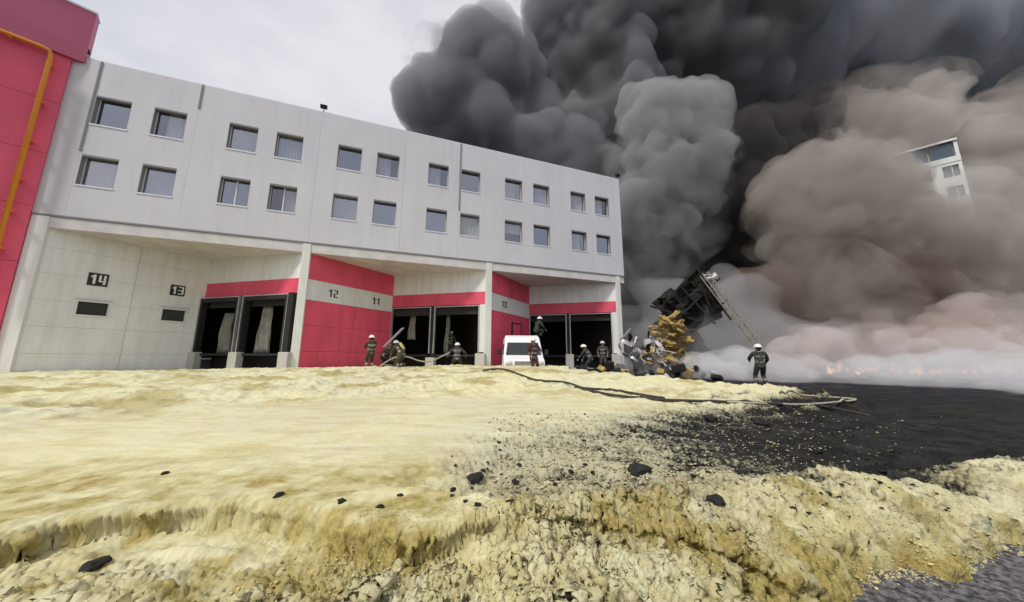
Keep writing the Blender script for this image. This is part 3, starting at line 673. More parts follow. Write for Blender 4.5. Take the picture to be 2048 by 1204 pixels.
# ------------------------------------------------------------------ crimson block on the left
cb = thing('crimson_building', 'tall crimson clad building block at the left edge with orange gas pipe', 'building', (0, 0, 0))
PW = seg_frame((-13.0, -5.45), (-1.20, -.14))
Lp = PW[3]
zc = [0, 2.9, 5.8, 8.7, 11.6, 14.5, 17.28]
for i in range(6):
    for k in range(3):
        m = MB(); wbox(m, PW, k / 3 + .0008, (k + 1) / 3 - .0008, zc[i] + .009, zc[i + 1] - .009, -.3, 0); m.build('wall_panel', M_pink, cb)
for k in range(2):
    m = MB(); wbox(m, PW, k / 2 + .0008, (k + 1) / 2 - .0008 + (.035 if k else 0), 17.29, 20.45, -.5, .18); m.build('fascia_panel', M_fascia, cb)
m = MB(); wbox(m, PW, 0, 1.037, 20.45, 20.56, -.55, .22); m.build('coping', M_coping, cb)
m = MB(); m.box(-2.3, -1.44, .25, 12, 0, 17.3); m.build('return_wall', M_white, cb)
m = MB(); wbox(m, PW, .0, .93, 0, 20.3, -9, -.6); m.build('shell_wall', M_pink, cb)
m = MB().box(-1.62, -1.27, -.05, .24, 8.42, 17.28); m.build('corner_trim', M_white, cb)
a, e, n, L = PW
pl = lambda t, d, z: a + e * (L * t) + n * d + Vector((0, 0, z))
gp = thing('gas_pipe', 'orange gas pipe running under the crimson fascia and down the wall', 'pipe', (0, 0, 0))
MB().tube([pl(.2, .34, 17.16), pl(.93, .34, 17.16), pl(.95, .34, 17.10), pl(.955, .32, 16.98), pl(.956, .30, 16.8), pl(.956, .28, 6.2)], .095, 10).build('pipe', M_orange, gp, smooth=True)
MB().tube([pl(.956, .28, 6.2), pl(.956, .28, 4.4)], .12, 10).build('valve_body', M_orange, gp, smooth=True)
for z in (16.4, 14.2, 12.0, 9.9, 8.2, 6.3):
    m = MB(); c_ = pl(.956, .14, z); m.obox(c_, e * .13, n * .16, Vector((0, 0, .035))); m.build('clamp', M_orange, gp)
for t in (.86, .72, .58):
    m = MB(); c_ = pl(t, .26, 17.16); m.obox(c_, e * .035, n * .10, Vector((0, 0, .13))); m.build('clamp', M_orange, gp)

# ------------------------------------------------------------------ white tower in the smoke at the right
M_tower = mat('white_tower_panel', (.74, .76, .73), .6, var=.06, vscale=.4, dirt=(.45, .43, .40), dirt_amt=.4, streak=True)
M_tglass = mat('dark_blue_glazing', (.05, .08, .11), .12, var=.3, vscale=.6, spec=.9)
D = 46; cnr = at(1912, 276, D); ztop = cnr.z
ed = Vector((-.448, .894, 0)).normalized(); tw = thing('office_tower', 'white tower with dark glazed top floor standing half hidden in brown smoke', 'tower', (0, 0, 0))
TW = (Vector((cnr.x, cnr.y, 0)) + ed * 22, -ed, Vector((-ed.y, ed.x, 0)).normalized(), 22.0)
if TW[2].dot(CAM - cnr) < 0: TW = (TW[0], TW[1], -TW[2], 22.0)
tfl = 3.1
m = MB(); wbox(m, TW, 0, 1, ztop - .28, ztop, -9, .25); m.build('roof', M_coping, tw)
m = MB(); wbox(m, TW, 0, 1, 0, ztop - .28, -9, -.42); m.build('core_wall', M_tower, tw)
nfl = 8
for k in range(nfl):
    zt = ztop - .28 - k * tfl
    if k == 0:
        m = MB(); wbox(m, TW, 0, 1, zt - tfl, zt - 2.3, -.4, .08); wbox(m, TW, .985, 1, zt - 2.3, zt, -.4, .0); m.build('wall', M_tower, tw)
        for j in range(8):
            m = MB(); t0 = .985 - (j + 1) * .105; wbox(m, TW, t0 + .004, t0 + .101, zt - 2.29, zt - .05, -.25, -.20); w_ = m.build('window', M_tglass, tw)
    else:
        m = MB(); wbox(m, TW, 0, 1, zt - tfl, zt - 2.15, -.4, 0); wbox(m, TW, 0, 1, zt - .45, zt, -.4, 0)
        for j in range(8): wbox(m, TW, j / 8, j / 8 + .045, zt - 2.15, zt - .45, -.4, 0)
        wbox(m, TW, .985, 1, zt - 2.15, zt - .45, -.4, 0); m.build('wall', M_tower, tw)
        for j in range(8):
            m = MB(); wbox(m, TW, j / 8 + .045, min((j + 1) / 8, .985), zt - 2.15, zt - .45, -.3, -.24); w_ = m.build('window', M_tglass, tw)
            f = MB(); tm = (j / 8 + .045 + (j + 1) / 8) / 2; wbox(f, TW, tm - .002, tm + .002, zt - 2.15, zt - .45, -.24, -.2); f.build('mullion', M_frame, w_)

# ------------------------------------------------------------------ people
M_suit = mat('turnout_suit_dark', (.035, .036, .034), .85, var=.35, vscale=9, dirt=(.13, .11, .07), dirt_amt=.4, dscale=5)
M_suit_olive = mat('turnout_suit_olive', (.055, .045, .030), .85, var=.3, vscale=9, dirt=(.14, .115, .07), dirt_amt=.4, dscale=5)
M_suit_grey = mat('turnout_suit_grey', (.038, .038, .032), .85, var=.3, vscale=9, dirt=(.10, .09, .07), dirt_amt=.4, dscale=5)
M_suit_green = mat('work_suit_green', (.022, .038, .030), .85, var=.3, vscale=9)
M_suit_red = mat('jacket_dark_red', (.06, .022, .024), .85, var=.3, vscale=9)
M_band = mat('reflective_band', (.34, .31, .22), .4, var=.1, vscale=20)
M_band_dull = mat('sooty_reflective_band', (.20, .20, .19), .5, var=.2, vscale=20)
M_boot = mat('black_boot', (.02, .02, .02), .5)
M_glove = mat('leather_glove', (.25, .22, .16), .8)
M_skin = mat('skin', (.42, .26, .18), .6)
M_helm = mat('white_helmet', (.80, .78, .70), .35, var=.05)
M_helm2 = mat('dusty_helmet', (.55, .54, .50), .5, var=.1)
M_tank = mat('air_cylinder_paint', (.38, .34, .10), .4)

def ik(a, b, l1, l2, pole):
    a, b = Vector(a), Vector(b); d = b - a; L = min(d.length, (l1 + l2) * .999); n = d.normalized()
    if d.length > L: b = a + n * L
    x = (l1 * l1 - l2 * l2 + L * L) / (2 * L); h = math.sqrt(max(l1 * l1 - x * x, 0))
    p = Vector(pole) - n * Vector(pole).dot(n)
    return a + n * x + p.normalized() * h, b
def person(label, loc, heading, suit, hip=.93, lean=0, hands=((.18, .38, 1.05), (-.18, .38, 1.05)), feet=((.14, .02), (-.14, -.06)), helmet=M_helm, band=M_band, tank=False, look=0, twist=0, footz=(0, 0)):
    """local axes: +y is where the person faces, +x is the person's right"""
    H = Vector((0, -.10 * math.sin(lean), hip)); up = Vector((0, math.sin(lean), math.cos(lean))); fwd = Vector((0, math.cos(lean), -math.sin(lean)))
    chest = H + up * .42; neck = H + up * .58; hd = neck + (up * .75 + Vector((0, .1 + .2 * math.sin(lean), .3))).normalized() * .15
    V = []; E = []; Rr = []; seg = []
    def v(p, r, parent=None, tag_='t'):
        V.append(tuple(p)); Rr.append(r)
        if parent is not None: E.append((parent, len(V) - 1)); seg.append((parent, len(V) - 1, tag_))
        return len(V) - 1
    root = v(H, .155); ab = v(H + up * .20, .150, root); ch = v(chest, .165, ab); nk = v(neck, .075, ch, 'h'); v(hd, .085, nk, 'h')
    wr = []
    for s, hp in ((1, hands[0]), (-1, hands[1])):
        sh = chest + up * .08 + Vector((.19 * s, 0, 0)); i = v(sh, .088, ch, 'a')
        el, w_ = ik(sh, hp, .29, .27, (s * .7, -.5, -.5)); i = v(el, .068, i, 'a'); i = v(w_, .046, i, 'f'); dr = (w_ - el).normalized()
        pm = v(w_ + dr * .07, .038, i, 'g'); side = dr.cross(Vector((s, .2, .3))).normalized()
        for q, L_ in ((-1.5, .060), (-.5, .075), (.5, .078), (1.5, .066)):
            k = v(w_ + dr * .11 + side * q * .020, .012, pm, 'g'); v(w_ + dr * (.11 + L_ * .5) + side * q * .021 + Vector((0, 0, -L_ * .55)), .010, k, 'g')
        k = v(w_ + dr * .06 + side * -.050, .014, pm, 'g'); v(w_ + dr * .10 + side * -.066 + Vector((0, 0, -.02)), .011, k, 'g')
        wr.append(w_)
    for s, ft, fz in ((1, feet[0], footz[0]), (-1, feet[1], footz[1])):
        hp_ = H + Vector((.095 * s, 0, -.06)); i = v(hp_, .115, root, 'l'); an = Vector((ft[0], ft[1], .10 + fz))
        kn, an = ik(hp_, an, .44, .42, (0, 1, 0)); i = v(kn, .082, i, 'l'); i = v(an, .062, i, 'c'); k = v(an + Vector((0, -.03, -.055)), .050, i, 'b'); v(an + Vector((.02 * s, .16, -.058)), .042, k, 'b')
    me = bpy.data.meshes.new('body'); me.from_pydata(V, E, [])
    o = bpy.data.objects.new('body_tmp', me); col.objects.link(o)
    sk = o.modifiers.new('skin', 'SKIN'); sk.use_smooth_shade = True
    for i, r in enumerate(Rr): me.skin_vertices[0].data[i].radius = (r, r * (.78 if i in (0, 1, 2) else 1)); me.skin_vertices[0].data[i].use_root = (i == 0)
    sb = o.modifiers.new('sub', 'SUBSURF'); sb.levels = 2; sb.render_levels = 2
    dg = bpy.context.evaluated_depsgraph_get(); me2 = bpy.data.meshes.new_from_object(o.evaluated_get(dg)); bpy.data.objects.remove(o)
    me2.name = 'body'
    if me2.materials: me2.materials.clear()
    for m_ in (suit, band, M_boot, M_glove, M_skin): me2.materials.append(m_)
    Vv = [Vector(p) for p in V]
    nf = len(me2.polygons); cen = np.zeros(nf * 3); me2.polygons.foreach_get('center', cen); cen = cen.reshape(-1, 3)
    best = np.full(nf, 1e9); mi = np.zeros(nf, int)
    for a_, b_, tg in seg:
        pa, pb = np.array(Vv[a_]), np.array(Vv[b_]); e_ = pb - pa; t_ = np.clip(((cen - pa) @ e_) / (e_ @ e_ + 1e-9), 0, 1); d_ = np.linalg.norm(cen - pa - t_[:, None] * e_, axis=1)
        rad = Rr[a_] * (1 - t_) + Rr[b_] * t_; d_ = d_ - rad; k = d_ < best; best = np.where(k, d_, best)
        if tg == 'f': m_ = np.where((t_ > .45) & (t_ < .66), 1, 0)
        elif tg == 'c': m_ = np.where(t_ > .72, 2, np.where((t_ > .42) & (t_ < .58), 1, 0))
        elif tg == 'b': m_ = np.full(nf, 2)
        elif tg == 'g': m_ = np.full(nf, 3)
        elif tg == 'h': m_ = np.where(t_ > .4, 4, 0)
        else: m_ = np.zeros(nf, int)
        if tg == 't':
            al = (cen - np.array(H)) @ np.array(up); m_ = np.where(((al > -.12) & (al < -.05)) | ((al > .10) & (al < .17)) | ((al > .33) & (al < .39)), 1, 0)
        if tg == 'a':
            al = (cen - np.array(H)) @ np.array(up); m_ = np.where((al > .33) & (al < .39) & (np.abs(cen[:, 0]) < .17), 1, 0)
        mi = np.where(k, m_, mi)
    me2.polygons.foreach_set('material_index', mi.astype(np.int32)); me2.polygons.foreach_set('use_smooth', [True] * nf)
    p = thing('person', label, 'person', loc, heading)
    bo = bpy.data.objects.new('body', me2); col.objects.link(bo); bo.parent = p
    p.scale = (1.14, 1.14, 1)
    # head with a face
    f = MB(); hc = hd + up * .02; f.ell(hc, .078, .095, .115, 0, 14, 10)
    f.ell(hc + Vector((0, .098, -.005)), .014, .022, .022, 0, 8, 6)
    for s in (-1, 1):
        f.ell(hc + Vector((s * .032, .082, .022)), .014, .010, .008, 1, 8, 5); f.ell(hc + Vector((s * .079, 0, -.005)), .012, .020, .030, 0, 8, 6)
    f.ell(hc + Vector((0, .084, -.048)), .026, .010, .006, 1, 8, 5)
    f.build('head', [M_skin, M_boot], p, smooth=True)
    h = MB(); h.ell(hc + Vector((0, -.005, .035)), .125, .150, .125, 0, 18, 8, 0, PI * .52)
    n0 = 20; ring = lambda rx, ry, z, yo=0: [hc + Vector((rx * math.cos(2 * PI * i / n0), -.005 + yo + ry * math.sin(2 * PI * i / n0), z)) for i in range(n0)]
    vv = ring(.123, .148, .034) + ring(.150, .180, .012); h.add(vv, [(i, (i + 1) % n0, n0 + (i + 1) % n0, n0 + i) for i in range(n0)])
    h.bar(hc + Vector((0, -.14, .09)), hc + Vector((0, .13, .10)), .02, .035)
    h.build('helmet', helmet, p, smooth=True)
    fl = MB(); fl.ell(hc + Vector((0, -.035, -.02)), .105, .09, .12, 0, 12, 6, PI * .38, PI * .80); fl.build('neck_flap', M_suit, p, smooth=True)
    if tank:
        t = MB(); c0 = chest - fwd * .21; t.tube([c0 - up * .30, c0 - up * .27, c0 + up * .12, c0 + up * .17], [.05, .075, .075, .03], 12); to = t.build('air_cylinder', M_tank, p, smooth=True)
        b_ = MB(); b_.obox(c0 - up * .08 + fwd * .06, (.12, 0, 0), fwd * .02, up * .22); b_.build('back_plate', M_boot, p)
    return p, wr
def stand(px, D, z, dx=0):
    v = at(px, 713, D); return (v.x, v.y, z)
aw = -YAW       # heading that looks straight away from the camera
person('firefighter in dark suit and white helmet standing with back turned before white smoke', stand(1518, 14.2, .05), aw - .30, M_suit, hands=((.26, .26, .98), (-.20, .38, 1.12)), feet=((.17, .05), (-.19, -.05)), band=M_band_dull, tank=False)
person('firefighter in banded brown suit and white helmet standing against the red wall', stand(741, 17.3, .58), aw + .7, M_suit_olive, hands=((.2, .40, 1.0), (-.12, .42, 1.1)), feet=((.14, 0), (-.14, 0)))
person('firefighter in olive suit bending forward over a hose at the dock mouth', stand(803, 17.0, .56), aw + 1.0, M_suit_olive, hip=.86, lean=.75, hands=((.22, .62, .72), (-.12, .66, .70)), feet=((.16, .05), (-.2, -.16)), helmet=M_helm2, tank=True)
person('crouching firefighter in grey suit with white helmet seen from behind at the dock', stand(914, 17.6, .56), aw + .15, M_suit_grey, hip=.66, lean=.45, hands=((.40, .38, .78), (-.44, .34, .80)), feet=((.28, .06), (-.28, .06)), band=M_band_dull)
person('dim firefighter with dusty helmet standing inside the dark dock behind the crouching one', (20.6, 2.9, 1.42), PI + .3, M_suit, hands=((.25, .2, .98), (-.25, .2, .98)), helmet=M_helm2, band=M_band_dull)
person('person in dark red jacket and white helmet standing in front of the white van', stand(1067, 16.2, .40), PI + .4 - YAW, M_suit_red, hands=((.24, .18, .95), (-.2, .30, 1.1)), band=M_band_dull)
pv_roof = 2.46
person('rescuer in green suit crouching on the roof of the white van', stand(1074, 20.2, pv_roof + .08), aw - 1.0, M_suit_green, hip=.42, lean=.35, hands=((.25, .40, .45), (-.2, .42, .50)), feet=((.16, .12), (-.16, .02)), band=M_suit_green)
person('firefighter in grey suit and white helmet stooping at the right dock door', stand(1180, 18.5, .35), aw + .9, M_suit_grey, hip=.86, lean=.55, hands=((.25, .50, .80), (-.15, .55, .85)), helmet=M_helm, band=M_band_dull)
person('firefighter in dusty helmet standing beside the last pier, behind the stooping one', stand(1206, 20.6, .45), PI - .6, M_suit_grey, hip=.94, hands=((.24, .22, .95), (-.24, .22, .95)), helmet=M_helm2, band=M_band_dull)

# ------------------------------------------------------------------ white van
M_van = mat('white_van_paint', (.80, .80, .80), .3, var=.03, spec=.5, dirt=(.5, .48, .40), dirt_amt=.3, dscale=2)
M_vglass = mat('van_glass', (.02, .025, .025), .08, spec=.8)
M_plas = mat('grey_bumper_plastic', (.16, .17, .18), .6)
M_lamp = mat('headlamp_glass', (.62, .64, .66), .15, spec=.8)
vp = stand(1049, 17.6, .05)
van = thing('van', 'white high-roofed van parked nose out by the red corner wall, half behind foam', 'van', vp, -YAW + .05); van.scale = (1.1, 1.1, 1.05)
# profile along y (front at y = 0, body goes to +y), width 2.05
def van_body():
    prof = [(0.0, .38), (-.02, .80), (.06, 1.02), (.55, 1.18), (1.05, 1.92), (1.30, 2.24), (1.7, 2.38), (5.3, 2.38), (5.35, .38)]
    m = MB(); n = len(prof); vs_ = []
    for s in (-1, 1):
        for lay, (k, ins) in enumerate(((1.0, 0),)):
            for (y, z) in prof:
                w = 1.02 - .11 * max(0, (z - 1.15) / 1.2); vs_.append((s * w, y, z))
    fs_ = [tuple(range(n))[::-1], tuple(range(n, 2 * n))] + [(i, (i + 1) % n, n + (i + 1) % n, n + i) for i in range(n)]
    m.add(vs_, fs_); return m
bo = van_body().build('body', M_van, van, bevel=.06)
w = MB(); P1 = Vector((0, .60, 1.27)); P2 = Vector((0, 1.05, 1.93)); nrm = Vector((0, -.83, .56)) * .035
w.add([(-.90, P1.y + nrm.y, P1.z + nrm.z), (.90, P1.y + nrm.y, P1.z + nrm.z), (.80, P2.y + nrm.y, P2.z + nrm.z), (-.80, P2.y + nrm.y, P2.z + nrm.z), (-.90, P1.y + .05, P1.z), (.90, P1.y + .05, P1.z), (.80, P2.y + .05, P2.z), (-.80, P2.y + .05, P2.z)],
      [(0, 1, 2, 3), (4, 7, 6, 5), (0, 4, 5, 1), (1, 5, 6, 2), (2, 6, 7, 3), (3, 7, 4, 0)]); ws = w.build('windscreen', M_vglass, van)
MB().bar((-.7, .60, 1.29), (-.15, .78, 1.55), .025, .02).build('wiper', M_black, ws); MB().bar((.1, .60, 1.29), (.65, .78, 1.55), .025, .02).build('wiper', M_black, ws)
for s in (-1, 1):
    MB().box(min(s * 1.015, s * .93), max(s * 1.015, s * .93), 1.35, 2.3, 1.28, 1.86).build('side_window', M_vglass, van)
    MB().ell((s * .78, .0, .86), .19, .10, .13, 0, 14, 8).build('headlight', M_lamp, van, smooth=True)
    mo = MB(); mo.bar((s * .98, 1.0, 1.32), (s * 1.16, .95, 1.36), .05); mo.obox((s * 1.24, .93, 1.42), (.09, 0, 0), (0, .04, 0), (0, 0, .15)); mo.build('mirror', M_black, van, bevel=.02)
    for y in (.95, 4.3):
        t = MB(); t.tube([(s * .98, y, .36), (s * .74, y, .36)], .36, 20); wo = t.build('wheel', M_black, van)
        r_ = MB(); r_.tube([(s * .995, y, .36), (s * .9, y, .36)], .20, 14); r_.build('rim', M_steel, wo)
m = MB(); m.box(-.98, .98, -.10, .05, .30, .64); m.build('bumper', M_plas, van, bevel=.03)
gr = MB(); gr.box(-.48, .48, -.05, .02, .74, .94); go_ = gr.build('grille', M_plas, van)
for q in range(3): MB().box(-.46, .46, -.065, -.052, .765 + q * .06, .79 + q * .06).build('grille_bar', M_steel, go_)
MB().box(-.26, .26, -.118, -.102, .42, .54).build('number_plate', M_white, van)

# ------------------------------------------------------------------ hoses
M_hose = mat('canvas_hose', (.045, .042, .035), .9, var=.3, vscale=12)
M_hose2 = mat('pale_canvas_hose', (.36, .34, .27), .9, var=.2, vscale=12)
def hose(label, pts, r=.045, lift=.02, mt=M_hose, group='fire hoses on the ground'):
    P = [];
    for q in pts:
        p = surf_at(q[0], q[1]) if len(q) == 2 else at(*q)
        z = max(p.z, surf_z(p.x, p.y)) + lift if len(q) == 2 else p.z
        P.append(Vector((p.x, p.y, z)))
    out = []
    for i in range(len(P) - 1):     # Catmull-Rom
        p0, p1, p2, p3 = P[max(i - 1, 0)], P[i], P[i + 1], P[min(i + 2, len(P) - 1)]
        for k in range(8):
            t = k / 8; q = .5 * ((2 * p1) + (p2 - p0) * t + (2 * p0 - 5 * p1 + 4 * p2 - p3) * t * t + (3 * p1 - p0 - 3 * p2 + p3) * t ** 3)
            if len(pts[i]) == 2 and len(pts[i + 1]) == 2: q.z = max(q.z, surf_z(q.x, q.y) + r * .6)
            out.append(q)
    out.append(P[-1])
    return tag(MB().tube(out, r, 8).build('fire_hose', mt, None, smooth=True), label, 'hose', group)
hose('long dark hose curving down from the column by the van to the far dark yard', [(966, 742), (985, 739), (1010, 740), (1040, 750), (1075, 762), (1130, 768), (1190, 786), (1260, 796), (1340, 803), (1450, 806), (1560, 812), (1640, 818), (1740, 834)], .03)
hose('short pale hose lying along the foam edge at the right', [(1395, 803), (1500, 808), (1600, 812), (1680, 808), (1712, 803), (1690, 798), (1620, 797), (1560, 794)], .022, mt=M_hose2)
hose('dark hose branch beside the long one, rising towards the dark yard', [(1150, 776), (1190, 780), (1230, 784), (1285, 792), (1330, 800)], .028)
hose('hose slack between the bending firefighter and the foam bank', [(760, 733, 16.6), (772, 724, 16.8), (788, 716, 17.0), (806, 713, 17.0), (820, 715, 17.1), (840, 722, 17.2), (862, 722, 17.4), (885, 712, 17.5), (900, 705, 17.6)], .035, mt=M_hose2)

# ------------------------------------------------------------------ charred lumps on the foam
def lump(px, py, wpx, label, seed, squash=.6, name='charred_lump', zup=.12):
    p = surf_at(px, py + wpx * .25); d = (p - CAM).dot(FW); R = wpx * .5 * d / F
    bm = bmesh.new(); bmesh.ops.create_icosphere(bm, subdivisions=2, radius=1)
    V = np.array([v.co for v in bm.verts]); n = 1 + .75 * fbm(V[:, 0] * 1.6 + seed * 3, V[:, 1] * 1.6, V[:, 2] * 1.6, seed, 3) + .12 * fbm(V[:, 0] * 6, V[:, 1] * 6, V[:, 2] * 6, seed, 2, ridged=True)
    V = V * n[:, None]; V[:, 2] *= squash; q = np.random.RandomState(seed).rand(3); V[:, 0] *= .8 + .5 * q[0]
    for v, c in zip(bm.verts, V): v.co = c * R
    me = bpy.data.meshes.new(name); bm.to_mesh(me); bm.free(); me.materials.append(M_ashblk)
    o = bpy.data.objects.new(name, me); col.objects.link(o); o.location = (p.x, p.y, surf_z(p.x, p.y) + R * zup); o.rotation_euler = (0, 0, seed)
    return tag(o, label, 'lump', 'charred lumps lying on the foam')
for i, (a_, b_, c_, l_) in enumerate([
    (1277, 936, 38, 'largest black charred lump on the grey crumbly foam right of centre'),
    (951, 952, 30, 'round black charred lump on the pale foam at the centre'),
    (186, 1128, 38, 'glossy black lump in the hollow of the near yellow foam at the left'),
    (1420, 834, 24, 'thin black lump at the far upper edge of the grey crumbly foam'),
    (1528, 1003 - 160, 26, 'flat dark lump between the yellow foam and the dark yard'),
    (1432, 996, 30, 'black lump just behind the near foam ridge at the right'),
    (558, 988, 18, 'small black lump just above the near foam lip, left one of a pair'),
    (683, 1001, 14, 'small black lump just above the near foam lip, right one of a pair'),
    (330, 945, 12, 'single tiny dark crumb alone on the smooth foam at the left'),
    (1268, 861, 16, 'small dark lump up-slope of the largest black lump'),
    (1018, 1003, 16, 'small black lump at the left end of the dark puddle'),
    (1030, 966, 14, 'small black crumb between the round lump and the puddle'),
    (760, 1012, 14, 'small black crumb right of the pair near the lip'),
    (800, 990, 12, 'small crumb left of the round black lump')]):
    lump(a_, b_, c_, l_, i + 3)
rl = random.Random(12)
for i in range(26):
    px = rl.uniform(880, 1720); py = rl.uniform(828, 1000) if px > 1050 else rl.uniform(900, 1010)
    lump(px, py, rl.uniform(4, 10) * (.7 + .5 * (py - 820) / 180), 'small black crumb of char scattered over the grey crumbly foam', 50 + i)

# ------------------------------------------------------------------ wreckage by the end of the warehouse
M_yel = mat('yellow_insulation', (.42, .30, .10), .95, var=.25, vscale=2.5, dirt=(.16, .10, .04), dirt_amt=.6, dscale=2, bump=.8, bscale=9)
M_char = mat('burnt_roof_sheet', (.018, .018, .015), .9, var=.4, vscale=2)
M_bent = mat('bent_pale_metal', (.62, .60, .58), .45, metal=.2, var=.2, vscale=3, dirt=(.2, .15, .12), dirt_amt=.6, dscale=3)
def slab_mesh(w, d, h, seed, amp=.18):
    n = 12; bm = bmesh.new(); bmesh.ops.create_icosphere(bm, subdivisions=4, radius=1)
    V = np.array([v.co for v in bm.verts]); V = np.sign(V) * np.abs(V) ** .62
    V *= np.array([w / 2, d / 2, h / 2]); N_ = fbm(V[:, 0] * 1.3 + seed, V[:, 1] * 1.3, V[:, 2] * 2.5, seed, 4)[:, None]
    N2 = fbm(V[:, 0] * 1.1 + seed, V[:, 1] * 1.1 + 5, V[:, 2] * 1, seed + 9, 3)
    V = V * (1 + amp * 2 * N_); V[:, 2] += N2 * .25; V += .10 * np.stack([fbm(V[:, 0] * 5, V[:, 1] * 5, V[:, 2] * 7, seed + 20 + q_, 3, .6, True) for q_ in range(3)], -1)
    for v, c in zip(bm.verts, V): v.co = c
    me = bpy.data.meshes.new('insulation_layer'); bm.to_mesh(me); bm.free(); me.materials.append(M_yel)
    me.polygons.foreach_set('use_smooth', [True] * len(me.polygons)); return me
Dp = 27.5; pc = at(1334, 713, Dp)
pile = thing('insulation_pile', 'slumped heap of torn yellow insulation at the right end of the warehouse', 'rubble heap', (pc.x, pc.y, .05), -YAW)
ri = random.Random(8)
for k in range(52):
    t_ = (k / 51) ** 1.0; zz = .25 + t_ * 4.1; wd = 2.1 * (1 - t_ ** 1.6 * .66)
    me = slab_mesh(ri.uniform(.6, 1.9), ri.uniform(.6, 1.5), ri.uniform(.18, .42), k, .35)
    o = bpy.data.objects.new('insulation_layer', me); col.objects.link(o); o.parent = pile
    o.location = (ri.uniform(-wd, wd) * .75 + .35 * t_, ri.uniform(-.8, .8), zz + ri.uniform(-.2, .2)); o.rotation_euler = (ri.uniform(-.5, .5), ri.uniform(-.75, .75), ri.uniform(-1, 1))
# collapsed roof: sagging burnt panel on a bent truss
rf = thing('collapsed_roof', 'burnt black roof section sagging above the yellow insulation heap', 'roof wreck', (0, 0, 0))
def quad_sheet(c4, D4, th, name, mt, parent, n=8, amp=.15, seed=0):
    P = [at(x_, y_, d_) for (x_, y_), d_ in zip(c4, D4)]; vs_ = []
    nn = (P[1] - P[0]).cross(P[3] - P[0]).normalized()
    for j in range(n + 1):
        for i in range(n + 1):
            u, v = i / n, j / n; p = (P[0] * (1 - u) + P[1] * u) * (1 - v) + (P[3] * (1 - u) + P[2] * u) * v
            vs_.append(p + nn * amp * float(fbm(np.array([u * 3. + seed]), np.array([v * 3.]), seed=seed)[0]) * 2)
    fs_ = [(j * (n + 1) + i, j * (n + 1) + i + 1, (j + 1) * (n + 1) + i + 1, (j + 1) * (n + 1) + i) for j in range(n) for i in range(n)]
    o = MB().add(vs_, fs_).build(name, mt, parent); s_ = o.modifiers.new('t', 'SOLIDIFY'); s_.thickness = th; return o
quad_sheet([(1345, 590), (1388, 545), (1420, 585), (1378, 628)], (29, 28, 27.5, 28.5), .12, 'roof_sheet', M_char, rf, amp=.35, seed=2)
quad_sheet([(1388, 560), (1402, 541), (1450, 618), (1412, 640)], (28, 27.6, 27, 28), .10, 'roof_sheet', M_char, rf, amp=.3, seed=7)
quad_sheet([(1350, 612), (1412, 566), (1446, 634), (1384, 668)], (28.6, 28.2, 27.8, 28.4), .10, 'roof_sheet', M_char, rf, amp=.4, seed=17)
quad_sheet([(1302, 606), (1345, 575), (1386, 622), (1350, 646)], (29.5, 29, 28.5, 29), .12, 'roof_sheet', M_char, rf, amp=.6, seed=3)
quad_sheet([(1370, 556), (1392, 536), (1420, 552), (1408, 590)], (28.5, 28, 27.5, 28), .10, 'roof_sheet', M_char, rf, amp=.5, seed=5)
quad_sheet([(1405, 550), (1432, 546), (1437, 558), (1412, 562)], (26.6, 26.4, 26.3, 26.6), .05, 'torn_sheet', M_bent, rf, amp=.2, seed=6)
for k, (a_, b_) in enumerate([((1338, 596, 28.6), (1396, 534, 27.6)), ((1352, 640, 28.4), (1440, 556, 27)), ((1380, 652, 28), (1456, 600, 26.8)), ((1300, 612, 29.2), (1392, 640, 28)), ((1394, 536, 27.6), (1462, 640, 26.8)), ((1360, 572, 28), (1430, 648, 27.4)), ((1330, 600, 29), (1320, 660, 29)), ((1400, 560, 27), (1418, 610, 27))]):
    MB().bar(at(*a_), at(*b_), .12, .16).build('rafter', M_char, rf)
quad_sheet([(1300, 650), (1360, 618), (1425, 700), (1330, 735)], (31, 31, 30, 30), .12, 'roof_sheet', M_char, rf, amp=1.0, seed=12)
M_truss = mat('sooty_steel_truss', (.24, .23, .20), .6, metal=.3, var=.25, vscale=4)
tr = thing('steel_truss', 'lattice steel boom slanting down through the smoke to the right of the burnt roof', 'truss', (0, 0, 0))
Ta, Tb = at(1408, 548, 26.8), at(1512, 684, 23.5); dT = (Tb - Ta).normalized(); sT = dT.cross(Vector((-math.sin(YAW), -math.cos(YAW), 0))).normalized(); dD = dT.cross(sT).normalized()
for (a_, b_) in ((-.24, -.2), (.24, -.2), (-.24, .2), (.24, .2)):
    MB().bar(Ta + sT * a_ + dD * b_, Tb + sT * a_ + dD * b_, .08).build('chord', M_truss, tr)
nT = 14
for k in range(nT):
    p, q = Ta.lerp(Tb, k / nT), Ta.lerp(Tb, (k + 1) / nT); s_ = 1 if k % 2 else -1
    m = MB(); m.bar(p + sT * .24 * s_ - dD * .2, q - sT * .24 * s_ - dD * .2, .05); m.bar(p + sT * .24 * s_ + dD * .2, q - sT * .24 * s_ + dD * .2, .05); m.build('lattice_brace', M_truss, tr)
wk = thing('bent_metal_wreck', 'tangle of bent pale sheet metal and frames at the corner of the last pier', 'wreckage', (0, 0, 0))
rk = random.Random(5)
